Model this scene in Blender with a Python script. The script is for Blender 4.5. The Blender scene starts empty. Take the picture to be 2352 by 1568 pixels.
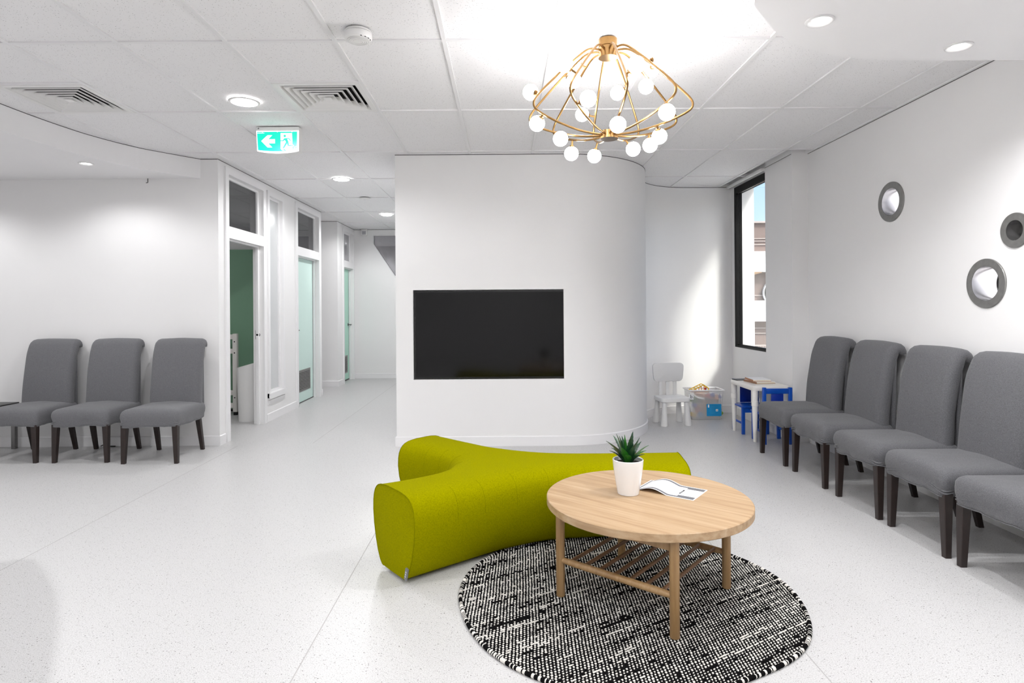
import bpy, bmesh, math, random
from mathutils import Vector, Matrix, noise
from mathutils.geometry import tessellate_polygon

sc = bpy.context.scene
COL = sc.collection
RND = random.Random(11)
PI = math.pi

# ------------------------------------------------------------------ camera
CAMZ = 1.34
cam_d = bpy.data.cameras.new('camera')
cam = bpy.data.objects.new('camera', cam_d)
COL.objects.link(cam)
cam.location = (0, 0, CAMZ)
cam.rotation_euler = (PI / 2, 0.007, 0)
cam_d.sensor_width = 36.0
cam_d.lens = 1395.0 / 2352.0 * 36.0
cam_d.shift_x = (1176 - 1158) / 2352.0
cam_d.shift_y = -(784 - 703) / 2352.0
cam_d.clip_start = 0.05
sc.camera = cam

# ------------------------------------------------------------------ world, sun, exposure
W = bpy.data.worlds.new('world')
sc.world = W
W.use_nodes = True
wn = W.node_tree
wn.nodes.clear()
w_out = wn.nodes.new('ShaderNodeOutputWorld')
w_bg = wn.nodes.new('ShaderNodeBackground')
w_sky = wn.nodes.new('ShaderNodeTexSky')
w_sky.sky_type = 'NISHITA'
w_sky.sun_disc = False
w_sky.sun_elevation = math.radians(52)
w_sky.sun_rotation = math.radians(140)
w_sky.altitude = 100
w_sky.air_density = 0.8
w_sky.dust_density = 4.0
w_sky.ozone_density = 0.6
w_bg.inputs['Strength'].default_value = 0.24
wn.links.new(w_sky.outputs[0], w_bg.inputs['Color'])
wn.links.new(w_bg.outputs[0], w_out.inputs['Surface'])

sun_d = bpy.data.lights.new('sun', 'SUN')
sun = bpy.data.objects.new('sun', sun_d)
COL.objects.link(sun)
sun_d.energy = 2.7
sun_d.angle = math.radians(9)
sun_d.color = (1.0, 0.97, 0.93)
sun.rotation_euler = Vector((-1.0, 1.02, -1.68)).to_track_quat('-Z', 'Y').to_euler()
sun.location = (8, -6, 14)

vs = sc.view_settings
vs.view_transform = 'Standard'
vs.look = 'None'
vs.gamma = 1.0
vs.use_curve_mapping = False
vs.exposure = 1.0
P_CEIL = 46.0      # round ceiling lamps in the tile grid
P_SOFF = 27.0      # recessed downlights in the plaster bulkheads
E_GLOBE = 16.0      # glass globes of the chandelier

# ------------------------------------------------------------------ helpers
def lin(c):
    return tuple(((v / 255.0) / 12.92 if v / 255.0 <= 0.04045 else ((v / 255.0 + 0.055) / 1.055) ** 2.4) for v in c)

def mat(name, rgb, rough=0.5, metal=0.0, spec=0.5, vary=None, bump=None, emit=None, emit_rgb=None, sheen=0.0, coat=0.0):
    """Principled material; vary=(scale, amount) soft noise on colour; bump=(scale, strength, detail)."""
    m = bpy.data.materials.new(name)
    m.use_nodes = True
    nt = m.node_tree
    b = nt.nodes['Principled BSDF']
    c = lin(rgb)
    b.inputs['Base Color'].default_value = (*c, 1)
    b.inputs['Roughness'].default_value = rough
    b.inputs['Metallic'].default_value = metal
    b.inputs['Specular IOR Level'].default_value = spec
    if coat:
        b.inputs['Coat Weight'].default_value = coat
        b.inputs['Coat Roughness'].default_value = 0.05
    if sheen:
        b.inputs['Sheen Weight'].default_value = sheen
    tc = nt.nodes.new('ShaderNodeTexCoord')
    if vary is None:
        vary = (6.0, 0.03)
    n = nt.nodes.new('ShaderNodeTexNoise')
    n.inputs['Scale'].default_value = vary[0]
    n.inputs['Detail'].default_value = 4
    nt.links.new(tc.outputs['Object'], n.inputs['Vector'])
    r = nt.nodes.new('ShaderNodeValToRGB')
    lo, hi = 1 - vary[1], 1 + vary[1]
    r.color_ramp.elements[0].position = 0.3
    r.color_ramp.elements[1].position = 0.7
    r.color_ramp.elements[0].color = (*[min(1, v * lo) for v in c], 1)
    r.color_ramp.elements[1].color = (*[min(1, v * hi) for v in c], 1)
    nt.links.new(n.outputs[0], r.inputs[0])
    nt.links.new(r.outputs[0], b.inputs['Base Color'])
    if bump:
        n2 = nt.nodes.new('ShaderNodeTexNoise')
        n2.inputs['Scale'].default_value = bump[0]
        n2.inputs['Detail'].default_value = bump[2] if len(bump) > 2 else 3
        nt.links.new(tc.outputs['Object'], n2.inputs['Vector'])
        bp = nt.nodes.new('ShaderNodeBump')
        bp.inputs['Strength'].default_value = bump[1]
        bp.inputs['Distance'].default_value = 0.004
        nt.links.new(n2.outputs[0], bp.inputs['Height'])
        nt.links.new(bp.outputs[0], b.inputs['Normal'])
    if emit:
        b.inputs['Emission Color'].default_value = (*lin(emit_rgb or rgb), 1)
        b.inputs['Emission Strength'].default_value = emit
    return m

def nodes_of(m):
    nt = m.node_tree
    return nt, nt.nodes['Principled BSDF']

def glass_mat(name, tint=(245, 248, 247), base=0.0):
    m = bpy.data.materials.new(name)
    m.use_nodes = True
    nt = m.node_tree
    nt.nodes.clear()
    o = nt.nodes.new('ShaderNodeOutputMaterial')
    mx = nt.nodes.new('ShaderNodeMixShader')
    tr = nt.nodes.new('ShaderNodeBsdfTransparent')
    gl = nt.nodes.new('ShaderNodeBsdfGlossy')
    lw = nt.nodes.new('ShaderNodeLayerWeight')
    lw.inputs['Blend'].default_value = 0.5
    pw = nt.nodes.new('ShaderNodeMath')
    pw.operation = 'POWER'
    pw.inputs[1].default_value = 5.0
    ad = nt.nodes.new('ShaderNodeMath')
    ad.operation = 'MULTIPLY_ADD'
    ad.use_clamp = True
    ad.inputs[1].default_value = 0.95
    ad.inputs[2].default_value = 0.04 + base
    nt.links.new(lw.outputs['Facing'], pw.inputs[0])
    nt.links.new(pw.outputs[0], ad.inputs[0])
    tr.inputs['Color'].default_value = (*lin(tint), 1)
    gl.inputs['Roughness'].default_value = 0.02
    nt.links.new(ad.outputs[0], mx.inputs[0])
    nt.links.new(tr.outputs[0], mx.inputs[1])
    nt.links.new(gl.outputs[0], mx.inputs[2])
    nt.links.new(mx.outputs[0], o.inputs['Surface'])
    return m

def link(name, me, m=None, parent=None, smooth=False):
    o = bpy.data.objects.new(name, me)
    COL.objects.link(o)
    if m is not None and len(me.materials) == 0:
        me.materials.append(m)
    if parent is not None:
        o.parent = parent
    if smooth:
        for p in me.polygons:
            p.use_smooth = True
    return o

def from_bm(name, bm, m, parent=None, smooth=False):
    bmesh.ops.recalc_face_normals(bm, faces=bm.faces)
    me = bpy.data.meshes.new(name)
    bm.to_mesh(me)
    bm.free()
    return link(name, me, m, parent, smooth)

def autosmooth(o, deg=35):
    me = o.data
    for p in me.polygons:
        p.use_smooth = True
    bm = bmesh.new()
    bm.from_mesh(me)
    lim = math.radians(deg)
    for e in bm.edges:
        if len(e.link_faces) == 2 and e.calc_face_angle(0) > lim:
            e.smooth = False
    bm.to_mesh(me)
    bm.free()
    return o

def thing(name, label, cat, loc=(0, 0, 0), rotz=0.0, group=None):
    o = bpy.data.objects.new(name, None)
    COL.objects.link(o)
    o.empty_display_size = 0.05
    o.location = loc
    o.rotation_euler = (0, 0, rotz)
    o['label'] = label
    o['category'] = cat
    if group:
        o['group'] = group
    return o

def tag(o, label, cat, group=None):
    o['label'] = label
    o['category'] = cat
    if group:
        o['group'] = group
    return o

def struct(o, label=None):
    o['kind'] = 'structure'
    if label:
        o['label'] = label
    return o

def dup(root, loc=None, rotz=None, label=None, group=None):
    r = root.copy()
    COL.objects.link(r)
    if loc is not None:
        r.location = loc
    if rotz is not None:
        r.rotation_euler = (0, 0, rotz)
    if label:
        r['label'] = label
    if group:
        r['group'] = group
    for ch in list(root.children):
        c = ch.copy()
        COL.objects.link(c)
        c.parent = r
        for g in list(ch.children):
            d = g.copy()
            COL.objects.link(d)
            d.parent = c
    return r

def bx(bm, x0, x1, y0, y1, z0, z1, mtx=None):
    vs_ = [bm.verts.new((x, y, z)) for z in (z0, z1) for (x, y) in ((x0, y0), (x1, y0), (x1, y1), (x0, y1))]
    if mtx is not None:
        for v in vs_:
            v.co = mtx @ v.co
    for f in ((3, 2, 1, 0), (4, 5, 6, 7), (0, 1, 5, 4), (1, 2, 6, 5), (2, 3, 7, 6), (3, 0, 4, 7)):
        bm.faces.new([vs_[i] for i in f])
    return vs_

def box(name, m, x0, x1, y0, y1, z0, z1, parent=None, bevel=0.0, seg=2, mtx=None):
    bm = bmesh.new()
    bx(bm, x0, x1, y0, y1, z0, z1, mtx)
    if bevel:
        bmesh.ops.bevel(bm, geom=list(bm.edges), offset=bevel, segments=seg, affect='EDGES', profile=0.5)
    o = from_bm(name, bm, m, parent)
    if bevel:
        autosmooth(o, 50)
    return o

def frame_of(t):
    t = t.normalized()
    up = Vector((0, 0, 1)) if abs(t.z) < 0.95 else Vector((1, 0, 0))
    a = t.cross(up).normalized()
    b = t.cross(a).normalized()
    return a, b

def tube(bm, path, r, seg=8, closed=False, caps=True):
    path = [Vector(p) for p in path]
    n = len(path)
    rings = []
    prev = None
    for i, p in enumerate(path):
        if closed:
            t = path[(i + 1) % n] - path[i - 1]
        else:
            t = path[min(i + 1, n - 1)] - path[max(i - 1, 0)]
        t = t.normalized()
        if prev is None:
            a, b = frame_of(t)
        else:
            a = (prev - t * prev.dot(t)).normalized()
            b = t.cross(a)
        prev = a
        rr = r[i] if isinstance(r, (list, tuple)) else r
        rings.append([bm.verts.new(p + (a * math.cos(2 * PI * k / seg) + b * math.sin(2 * PI * k / seg)) * rr) for k in range(seg)])
    for i in range(n if closed else n - 1):
        A, B = rings[i], rings[(i + 1) % n]
        for k in range(seg):
            bm.faces.new((A[k], A[(k + 1) % seg], B[(k + 1) % seg], B[k]))
    if caps and not closed:
        bm.faces.new(rings[0])
        bm.faces.new(rings[-1])

def rod(name, m, path, r, parent=None, seg=10, closed=False):
    bm = bmesh.new()
    tube(bm, path, r, seg, closed)
    o = from_bm(name, bm, m, parent)
    return autosmooth(o, 40)

def lathe_bm(bm, prof, seg=24, c=(0, 0, 0), axis=None):
    """prof list of (r, z). axis: matrix applied."""
    rings = []
    c = Vector(c)
    for r, z in prof:
        if r < 1e-6:
            v = Vector((0, 0, z))
            rings.append([bm.verts.new((axis @ v if axis else v) + c)])
        else:
            ring = []
            for k in range(seg):
                v = Vector((r * math.cos(2 * PI * k / seg), r * math.sin(2 * PI * k / seg), z))
                ring.append(bm.verts.new((axis @ v if axis else v) + c))
            rings.append(ring)
    for A, B in zip(rings, rings[1:]):
        if len(A) == 1 and len(B) == 1:
            continue
        for k in range(seg):
            k2 = (k + 1) % seg
            if len(A) == 1:
                bm.faces.new((A[0], B[k], B[k2]))
            elif len(B) == 1:
                bm.faces.new((A[k], A[k2], B[0]))
            else:
                bm.faces.new((A[k], A[k2], B[k2], B[k]))

def lathe(name, m, prof, parent=None, seg=24, c=(0, 0, 0), axis=None, deg=35):
    bm = bmesh.new()
    lathe_bm(bm, prof, seg, c, axis)
    return autosmooth(from_bm(name, bm, m, parent), deg)

def strips(loops):
    """cut a polygon with holes into trapezoids between successive a values (even-odd rule)"""
    xs = sorted({round(p[0], 6) for L in loops for p in L})
    E_ = []
    for L in loops:
        for i, p in enumerate(L):
            q = L[(i + 1) % len(L)]
            if abs(p[0] - q[0]) > 1e-6:
                E_.append((p, q) if p[0] < q[0] else (q, p))
    out = []
    for x0, x1 in zip(xs, xs[1:]):
        if x1 - x0 < 1e-6:
            continue
        xm = (x0 + x1) / 2
        def at(e, x):
            return e[0][1] + (e[1][1] - e[0][1]) * (x - e[0][0]) / (e[1][0] - e[0][0])
        S_ = sorted([e for e in E_ if e[0][0] < xm < e[1][0]], key=lambda e: at(e, xm))
        for k in range(0, len(S_) - 1, 2):
            lo, hi = S_[k], S_[k + 1]
            out.append([(x0, at(lo, x0)), (x1, at(lo, x1)), (x1, at(hi, x1)), (x0, at(hi, x0))])
    return out

def slab_bm(loop, holes, to3d, t):
    loops = [[(p[0], p[1]) for p in L] for L in [loop] + list(holes)]
    bm = bmesh.new()
    for w in ((0.0, t) if t else (0.0,)):
        for q in strips(loops):
            pts = []
            for p in q:
                if not pts or (abs(p[0] - pts[-1][0]) + abs(p[1] - pts[-1][1])) > 1e-6:
                    pts.append(p)
            if len(pts) > 2 and (abs(pts[0][0] - pts[-1][0]) + abs(pts[0][1] - pts[-1][1])) < 1e-6:
                pts.pop()
            if len(pts) < 3:
                continue
            if w:
                pts = pts[::-1]
            bm.faces.new([bm.verts.new(to3d(a, b, w)) for a, b in pts])
    if t:
        for L in loops:
            n = len(L)
            for i in range(n):
                p, q = L[i], L[(i + 1) % n]
                bm.faces.new([bm.verts.new(to3d(*v)) for v in ((p[0], p[1], 0.0), (q[0], q[1], 0.0), (q[0], q[1], t), (p[0], p[1], t))])
    bmesh.ops.remove_doubles(bm, verts=bm.verts, dist=1e-6)
    return bm

def slab(name, m, loop, holes, to3d, t, parent=None):
    return from_bm(name, slab_bm(loop, holes, to3d, t), m, parent)

def rect(a0, a1, b0, b1):
    return [(a0, b0), (a1, b0), (a1, b1), (a0, b1)]

def circ(a, b, r, n=40):
    return [(a + r * math.cos(2 * PI * k / n), b + r * math.sin(2 * PI * k / n)) for k in range(n)]

def catmull(P, n=8, closed=False):
    P = [Vector(p) for p in P]
    L = len(P)
    out = []
    for i in range(L if closed else L - 1):
        if closed:
            a, b, c, d = P[i - 1], P[i], P[(i + 1) % L], P[(i + 2) % L]
        else:
            a, b, c, d = P[max(i - 1, 0)], P[i], P[i + 1], P[min(i + 2, L - 1)]
        for k in range(n):
            t = k / n
            out.append(0.5 * ((2 * b) + (c - a) * t + (2 * a - 5 * b + 4 * c - d) * t * t + (-a + 3 * b - 3 * c + d) * t ** 3))
    if not closed:
        out.append(P[-1])
    return out

def rrect(w, d, r, n=5):
    """rounded rectangle, centred, counter-clockwise"""
    pts = []
    for cx, cy, a0 in ((w / 2 - r, d / 2 - r, 0), (-w / 2 + r, d / 2 - r, PI / 2), (-w / 2 + r, -d / 2 + r, PI), (w / 2 - r, -d / 2 + r, 1.5 * PI)):
        for k in range(n + 1):
            a = a0 + PI / 2 * k / n
            pts.append((cx + r * math.cos(a), cy + r * math.sin(a)))
    return pts

def subdiv_loop(L, maxlen):
    out = []
    for i, p in enumerate(L):
        q = L[(i + 1) % len(L)]
        d = math.hypot(q[0] - p[0], q[1] - p[1])
        n = max(1, int(math.ceil(d / maxlen)))
        for k in range(n):
            out.append((p[0] + (q[0] - p[0]) * k / n, p[1] + (q[1] - p[1]) * k / n))
    return out

# ------------------------------------------------------------------ materials
M = {}
M['wall'] = mat('wall_paint', (235, 234, 234), 0.55, vary=(1.5, 0.01), bump=(180, 0.03), spec=0.3)
M['soffit'] = mat('plaster_white', (239, 238, 239), 0.6, vary=(1.5, 0.01), spec=0.3)
M['trim'] = mat('satin_trim', (235, 234, 235), 0.35, vary=(2, 0.01), spec=0.4)
M['tbar'] = mat('ceiling_bar', (233, 232, 233), 0.4, vary=(3, 0.01))
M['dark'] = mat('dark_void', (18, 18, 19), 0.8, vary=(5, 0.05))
M['blackframe'] = mat('black_aluminium', (8, 8, 9), 0.55, spec=0.2, vary=(8, 0.1))
M['grey_fab'] = mat('grey_stretch_fabric', (108, 108, 111), 0.9, vary=(260, 0.22), bump=(520, 0.35, 2), spec=0.15, sheen=0.15)
M['grey_fab2'] = mat('grey_stretch_fabric_light', (100, 100, 103), 0.9, vary=(240, 0.25), bump=(480, 0.35, 2), spec=0.15, sheen=0.15)
M['leg'] = mat('dark_brown_wood', (36, 24, 21), 0.38, vary=(25, 0.15))
M['felt'] = mat('lime_felt', (140, 137, 0), 1.0, vary=(170, 0.16), bump=(300, 0.45, 4), spec=0.02)
M['felt_seam'] = mat('lime_felt_seam', (122, 120, 0), 1.0, vary=(150, 0.12), spec=0.02)
M['tag'] = mat('grey_tag', (120, 120, 122), 0.6)
M['tag_print'] = mat('tag_print', (205, 205, 208), 0.6)
M['brass'] = mat('brushed_brass', (150, 117, 74), 0.3, metal=1.0, vary=(40, 0.06))
M['brass_dark'] = mat('brushed_brass_dark', (120, 104, 90), 0.4, metal=1.0, vary=(60, 0.06))
M['globe'] = mat('opal_glass_lit', (255, 252, 246), 0.2, emit=E_GLOBE, emit_rgb=(252, 251, 252))
M['lens'] = mat('lamp_lens_lit', (255, 255, 255), 0.3, emit=14.0, emit_rgb=(255, 253, 250))
M['lamp_trim'] = mat('lamp_trim', (222, 221, 221), 0.4)
M['plastic'] = mat('white_plastic', (232, 231, 230), 0.35, vary=(4, 0.01))
M['steel'] = mat('brushed_steel', (150, 149, 147), 0.42, metal=0.85, vary=(30, 0.1), bump=(220, 0.05))
M['pipe'] = mat('polished_steel', (205, 204, 204), 0.22, metal=0.9, vary=(20, 0.05))
M['chrome'] = mat('satin_chrome', (120, 119, 119), 0.25, metal=1.0)
M['mint'] = mat('mint_door', (178, 224, 206), 0.4, vary=(2, 0.01))
M['mint_pale'] = mat('pale_mint_door', (202, 226, 219), 0.35, vary=(2, 0.01))
M['green'] = mat('green_panel', (128, 168, 140), 0.5, vary=(2, 0.02))
M['black'] = mat('black_plastic', (10, 10, 11), 0.3)
M['screen'] = mat('dark_screen', (8, 8, 9), 0.10, spec=0.35, vary=(2, 0.02))
M['glass'] = glass_mat('clear_glass')
M['smoke_glass'] = glass_mat('transom_glass', (205, 205, 207))
M['film'] = mat('pale_window_film', (206, 208, 209), 0.12, spec=0.6, vary=(1.2, 0.02))
M['ceramic'] = mat('white_glazed_ceramic', (240, 240, 241), 0.08, vary=(4, 0.005), coat=0.5)
M['soil'] = mat('dark_soil', (26, 22, 18), 0.95, vary=(60, 0.4), bump=(90, 0.6))
M['leaf'] = mat('aloe_leaf', (26, 66, 38), 0.38, vary=(30, 0.3))
M['leaf2'] = mat('aloe_leaf_bright', (46, 116, 34), 0.35, vary=(30, 0.25))
M['paper'] = mat('white_paper', (244, 244, 246), 0.6, vary=(4, 0.004))
M['ink_grey'] = mat('ink_grey', (104, 104, 108), 0.6)
M['ink'] = mat('ink_dark', (28, 28, 30), 0.6)
M['ink_pale'] = mat('ink_pale', (172, 172, 176), 0.6)
M['blue'] = mat('blue_lacquer', (12, 76, 176), 0.28, vary=(8, 0.06))
M['blue_panel'] = mat('deep_blue_board', (8, 46, 150), 0.35, vary=(8, 0.06))
M['ivory'] = mat('ivory_plastic', (236, 233, 228), 0.35)
M['book_a'] = mat('book_cover_tan', (178, 128, 96), 0.6)
M['book_b'] = mat('book_cover_brown', (150, 112, 84), 0.6)
M['pages'] = mat('book_pages', (232, 222, 200), 0.8, vary=(300, 0.08))
M['wool_white'] = mat('rug_wool_white', (226, 222, 216), 0.95, vary=(300, 0.12), spec=0.1)
M['wool_black'] = mat('rug_wool_black', (14, 13, 14), 0.95, vary=(300, 0.25), spec=0.1)
M['seam'] = mat('floor_weld', (170, 168, 167), 0.5)
M['frost'] = bpy.data.materials.new('frosted_disc')
M['frost'].use_nodes = True
_nt = M['frost'].node_tree
_tl = _nt.nodes.new('ShaderNodeBsdfTranslucent')
_tl.inputs['Color'].default_value = (.85, .86, .88, 1)
_nt.links.new(_tl.outputs[0], _nt.nodes['Material Output'].inputs['Surface'])
for nm, c in dict(t_yellow=(240, 196, 20), t_red=(178, 34, 48), t_blue=(40, 80, 180), t_sky=(60, 158, 210), t_orange=(232, 150, 70), t_peach=(236, 190, 156), t_pink=(236, 130, 136), t_wood=(206, 168, 122), t_grey=(110, 104, 104), t_green=(120, 160, 70), t_lime=(140, 186, 62), t_label=(28, 146, 206)).items():
    M[nm] = mat(nm, c, 0.4, vary=(12, 0.05))

# wood (oak veneer)
def wood(name, c0, c1, c2, stretch=(1.2, 22, 22), rough=0.42):
    m = mat(name, c1, rough)
    nt, b = nodes_of(m)
    tc = nt.nodes.new('ShaderNodeTexCoord')
    mp = nt.nodes.new('ShaderNodeMapping')
    mp.inputs['Scale'].default_value = stretch
    n = nt.nodes.new('ShaderNodeTexNoise')
    n.inputs['Scale'].default_value = 1.6
    n.inputs['Detail'].default_value = 7
    n.inputs['Roughness'].default_value = 0.6
    n.inputs['Distortion'].default_value = 0.25
    r = nt.nodes.new('ShaderNodeValToRGB')
    e = r.color_ramp.elements
    e[0].position = 0.30
    e[0].color = (*lin(c0), 1)
    e[1].position = 0.72
    e[1].color = (*lin(c2), 1)
    k = r.color_ramp.elements.new(0.5)
    k.color = (*lin(c1), 1)
    nt.links.new(tc.outputs['Object'], mp.inputs['Vector'])
    nt.links.new(mp.outputs[0], n.inputs['Vector'])
    nt.links.new(n.outputs[0], r.inputs[0])
    nt.links.new(r.outputs[0], b.inputs['Base Color'])
    return m

M['oak_top'] = wood('oak_veneer_top', (160, 128, 93), (180, 150, 115), (193, 166, 134))
M['oak_leg'] = wood('oak_leg', (142, 108, 70), (162, 128, 86), (178, 146, 106), (26, 26, 1.5))
M['oak_dark'] = wood('oak_shelf_rods', (92, 64, 42), (114, 82, 56), (132, 100, 72), (26, 2.0, 26))

# speckled vinyl floor
def floor_mat():
    m = mat('speckled_vinyl', (222, 220, 219), 0.36, spec=0.45)
    nt, b = nodes_of(m)
    tc = nt.nodes.new('ShaderNodeTexCoord')
    def vor(scale, lo, hi):
        v = nt.nodes.new('ShaderNodeTexVoronoi')
        v.inputs['Scale'].default_value = scale
        v.inputs['Randomness'].default_value = 1.0
        nt.links.new(tc.outputs['Object'], v.inputs['Vector'])
        r = nt.nodes.new('ShaderNodeValToRGB')
        r.color_ramp.elements[0].position = lo
        r.color_ramp.elements[1].position = hi
        r.color_ramp.elements[0].color = (1, 1, 1, 1)
        r.color_ramp.elements[1].color = (0, 0, 0, 1)
        nt.links.new(v.outputs['Distance'], r.inputs[0])
        s = nt.nodes.new('ShaderNodeSeparateColor')
        nt.links.new(v.outputs['Color'], s.inputs[0])
        g = nt.nodes.new('ShaderNodeMath')
        g.operation = 'GREATER_THAN'
        nt.links.new(s.outputs[0], g.inputs[0])
        mu = nt.nodes.new('ShaderNodeMath')
        mu.operation = 'MULTIPLY'
        nt.links.new(r.outputs[0], mu.inputs[0])
        nt.links.new(g.outputs[0], mu.inputs[1])
        return mu.outputs[0], g
    d1, g1 = vor(150, 0.22, 0.34)
    g1.inputs[1].default_value = 0.62
    d2, g2 = vor(85, 0.16, 0.24)
    g2.inputs[1].default_value = 0.86
    n = nt.nodes.new('ShaderNodeTexNoise')
    n.inputs['Scale'].default_value = 240
    n.inputs['Detail'].default_value = 2
    nt.links.new(tc.outputs['Object'], n.inputs['Vector'])
    r0 = nt.nodes.new('ShaderNodeValToRGB')
    r0.color_ramp.elements[0].position = 0.35
    r0.color_ramp.elements[1].position = 0.65
    r0.color_ramp.elements[0].color = (*lin((182, 181, 181)), 1)
    r0.color_ramp.elements[1].color = (*lin((208, 207, 207)), 1)
    nt.links.new(n.outputs[0], r0.inputs[0])
    def mix(fac, a, colb):
        x = nt.nodes.new('ShaderNodeMix')
        x.data_type = 'RGBA'
        nt.links.new(fac, x.inputs[0])
        nt.links.new(a, x.inputs[6])
        x.inputs[7].default_value = (*lin(colb), 1)
        return x.outputs[2]
    c = mix(d1, r0.outputs[0], (156, 154, 153))
    c = mix(d2, c, (104, 101, 100))
    nt.links.new(c, b.inputs['Base Color'])
    return m
M['floor'] = floor_mat()

def tile_mat():
    m = mat('mineral_fibre_tile', (226, 225, 226), 0.85, spec=0.15)
    nt, b = nodes_of(m)
    tc = nt.nodes.new('ShaderNodeTexCoord')
    gm = nt.nodes.new('ShaderNodeNewGeometry')
    v = nt.nodes.new('ShaderNodeTexVoronoi')
    v.inputs['Scale'].default_value = 112
    n = nt.nodes.new('ShaderNodeTexNoise')
    n.inputs['Scale'].default_value = 150
    ad = nt.nodes.new('ShaderNodeVectorMath')
    ad.operation = 'MULTIPLY_ADD'
    ad.inputs[1].default_value = (0.012, 0.012, 0.012)
    nt.links.new(gm.outputs['Position'], n.inputs['Vector'])
    nt.links.new(n.outputs['Color'], ad.inputs[0])
    nt.links.new(gm.outputs['Position'], ad.inputs[2])
    nt.links.new(ad.outputs[0], v.inputs['Vector'])
    r = nt.nodes.new('ShaderNodeValToRGB')
    r.color_ramp.elements[0].position = 0.14
    r.color_ramp.elements[1].position = 0.24
    r.color_ramp.elements[0].color = (1, 1, 1, 1)
    r.color_ramp.elements[1].color = (0, 0, 0, 1)
    nt.links.new(v.outputs['Distance'], r.inputs[0])
    s = nt.nodes.new('ShaderNodeSeparateColor')
    nt.links.new(v.outputs['Color'], s.inputs[0])
    g = nt.nodes.new('ShaderNodeMath')
    g.operation = 'GREATER_THAN'
    g.inputs[1].default_value = 0.52
    nt.links.new(s.outputs[0], g.inputs[0])
    mu = nt.nodes.new('ShaderNodeMath')
    mu.operation = 'MULTIPLY'
    nt.links.new(r.outputs[0], mu.inputs[0])
    nt.links.new(g.outputs[0], mu.inputs[1])
    x = nt.nodes.new('ShaderNodeMix')
    x.data_type = 'RGBA'
    nt.links.new(mu.outputs[0], x.inputs[0])
    x.inputs[6].default_value = (*lin((239, 238, 239)), 1)
    x.inputs[7].default_value = (*lin((165, 163, 165)), 1)
    nt.links.new(x.outputs[2], b.inputs['Base Color'])
    return m
M['tile'] = tile_mat()

def clear_plastic():
    m = bpy.data.materials.new('cloudy_clear_plastic')
    m.use_nodes = True
    nt = m.node_tree
    nt.nodes.clear()
    o = nt.nodes.new('ShaderNodeOutputMaterial')
    mx = nt.nodes.new('ShaderNodeMixShader')
    mx.inputs[0].default_value = 0.30
    tr = nt.nodes.new('ShaderNodeBsdfTransparent')
    df = nt.nodes.new('ShaderNodeBsdfPrincipled')
    df.inputs['Base Color'].default_value = (0.82, 0.82, 0.84, 1)
    df.inputs['Roughness'].default_value = 0.25
    nt.links.new(tr.outputs[0], mx.inputs[1])
    nt.links.new(df.outputs[0], mx.inputs[2])
    nt.links.new(mx.outputs[0], o.inputs['Surface'])
    return m
M['clear'] = clear_plastic()

# ------------------------------------------------------------------ the room
ZC, ZS, WT = 2.80, 2.61, 2.90
XR = 2.96            # right wall
YL = 5.94            # left wall (behind the three chairs)
XK = -2.79           # corridor wall
YT = 5.83            # wall with the screen
YE = 11.45           # end of the corridor
XB, YB = -6.6, -3.2  # far side and back of the room, out of view

floor = struct(box('floor', M['floor'], XB - .2, XR + .2, YB - .2, 15.6, -0.12, 0.0), 'speckled pale vinyl floor')
for xs, y0, y1 in ((-0.775, -2, 5.8), (-2.6, -2, 5.9), (1.15, -2, 6.0), (-1.9, 6.0, 11.4)):
    box('floor_seam', M['seam'], xs - .002, xs + .002, y0, y1, 0.0, 0.0006, floor)

ceil = struct(box('ceiling', M['soffit'], XB - .2, XR + .2, YB - .2, 15.6, 2.86, 2.95), 'white tiled ceiling')

# ceiling tiles (600 x 1200) and the bars between them
TX = [-0.92 + 0.6 * k for k in range(-9, 7)]
TY = [3.34 + 1.2 * j for j in range(-5, 8)]
def tile_mesh(w, d):
    bm = bmesh.new()
    bx(bm, -w / 2, w / 2, -d / 2, d / 2, 0, 0.015)
    me = bpy.data.meshes.new('ceiling_tile')
    bmesh.ops.recalc_face_normals(bm, faces=bm.faces)
    bm.to_mesh(me)
    bm.free()
    me.materials.append(M['tile'])
    return me
tm_full, tm_half = tile_mesh(0.578, 1.178), tile_mesh(0.578, 0.578)
def add_tile(me, x, y):
    o = bpy.data.objects.new('ceiling_tile', me)
    COL.objects.link(o)
    o.location = (x, y, ZC + 0.008 + RND.uniform(0, .002))
    o.rotation_euler = (RND.uniform(-.0012, .0012), RND.uniform(-.002, .002), 0)
    o.parent = ceil
VENTS = [(-1.22, 4.24), (-3.02, 4.24)]
for i in range(len(TX) - 1):
    for j in range(len(TY) - 1):
        x, y = TX[i] + .3, TY[j] + .6
        if x > -1.0 and y > 6.4 and not (x > 1.4 and y < 8):
            continue
        if y < 2 and (x > 1.5 or x < -3.9):
            continue
        if any(abs(x - vx) < .1 and abs(y - .06 - (vy - .36)) < .35 for vx, vy in VENTS):
            add_tile(tm_half, x, y - .3)
            continue
        add_tile(tm_full, x, y)
tm_edge = tile_mesh(0.244, 1.178)
for j in range(4, 7):
    if TY[j] + .6 < 5.6:
        add_tile(tm_edge, 2.68 + .136, TY[j] + .6)
tm_edge2 = tile_mesh(0.216, 0.15)
for x in TX + [XR - 0.012]:
    y1 = 11.7
    if x > -1.0:
        y1 = 7.6 if x > 1.4 else 5.83
    if x > 2.7:
        y1 = 5.9
    box('ceiling_bar', M['tbar'], x - .012, x + .012, YB, y1, ZC, ZC + .03, ceil)
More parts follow.
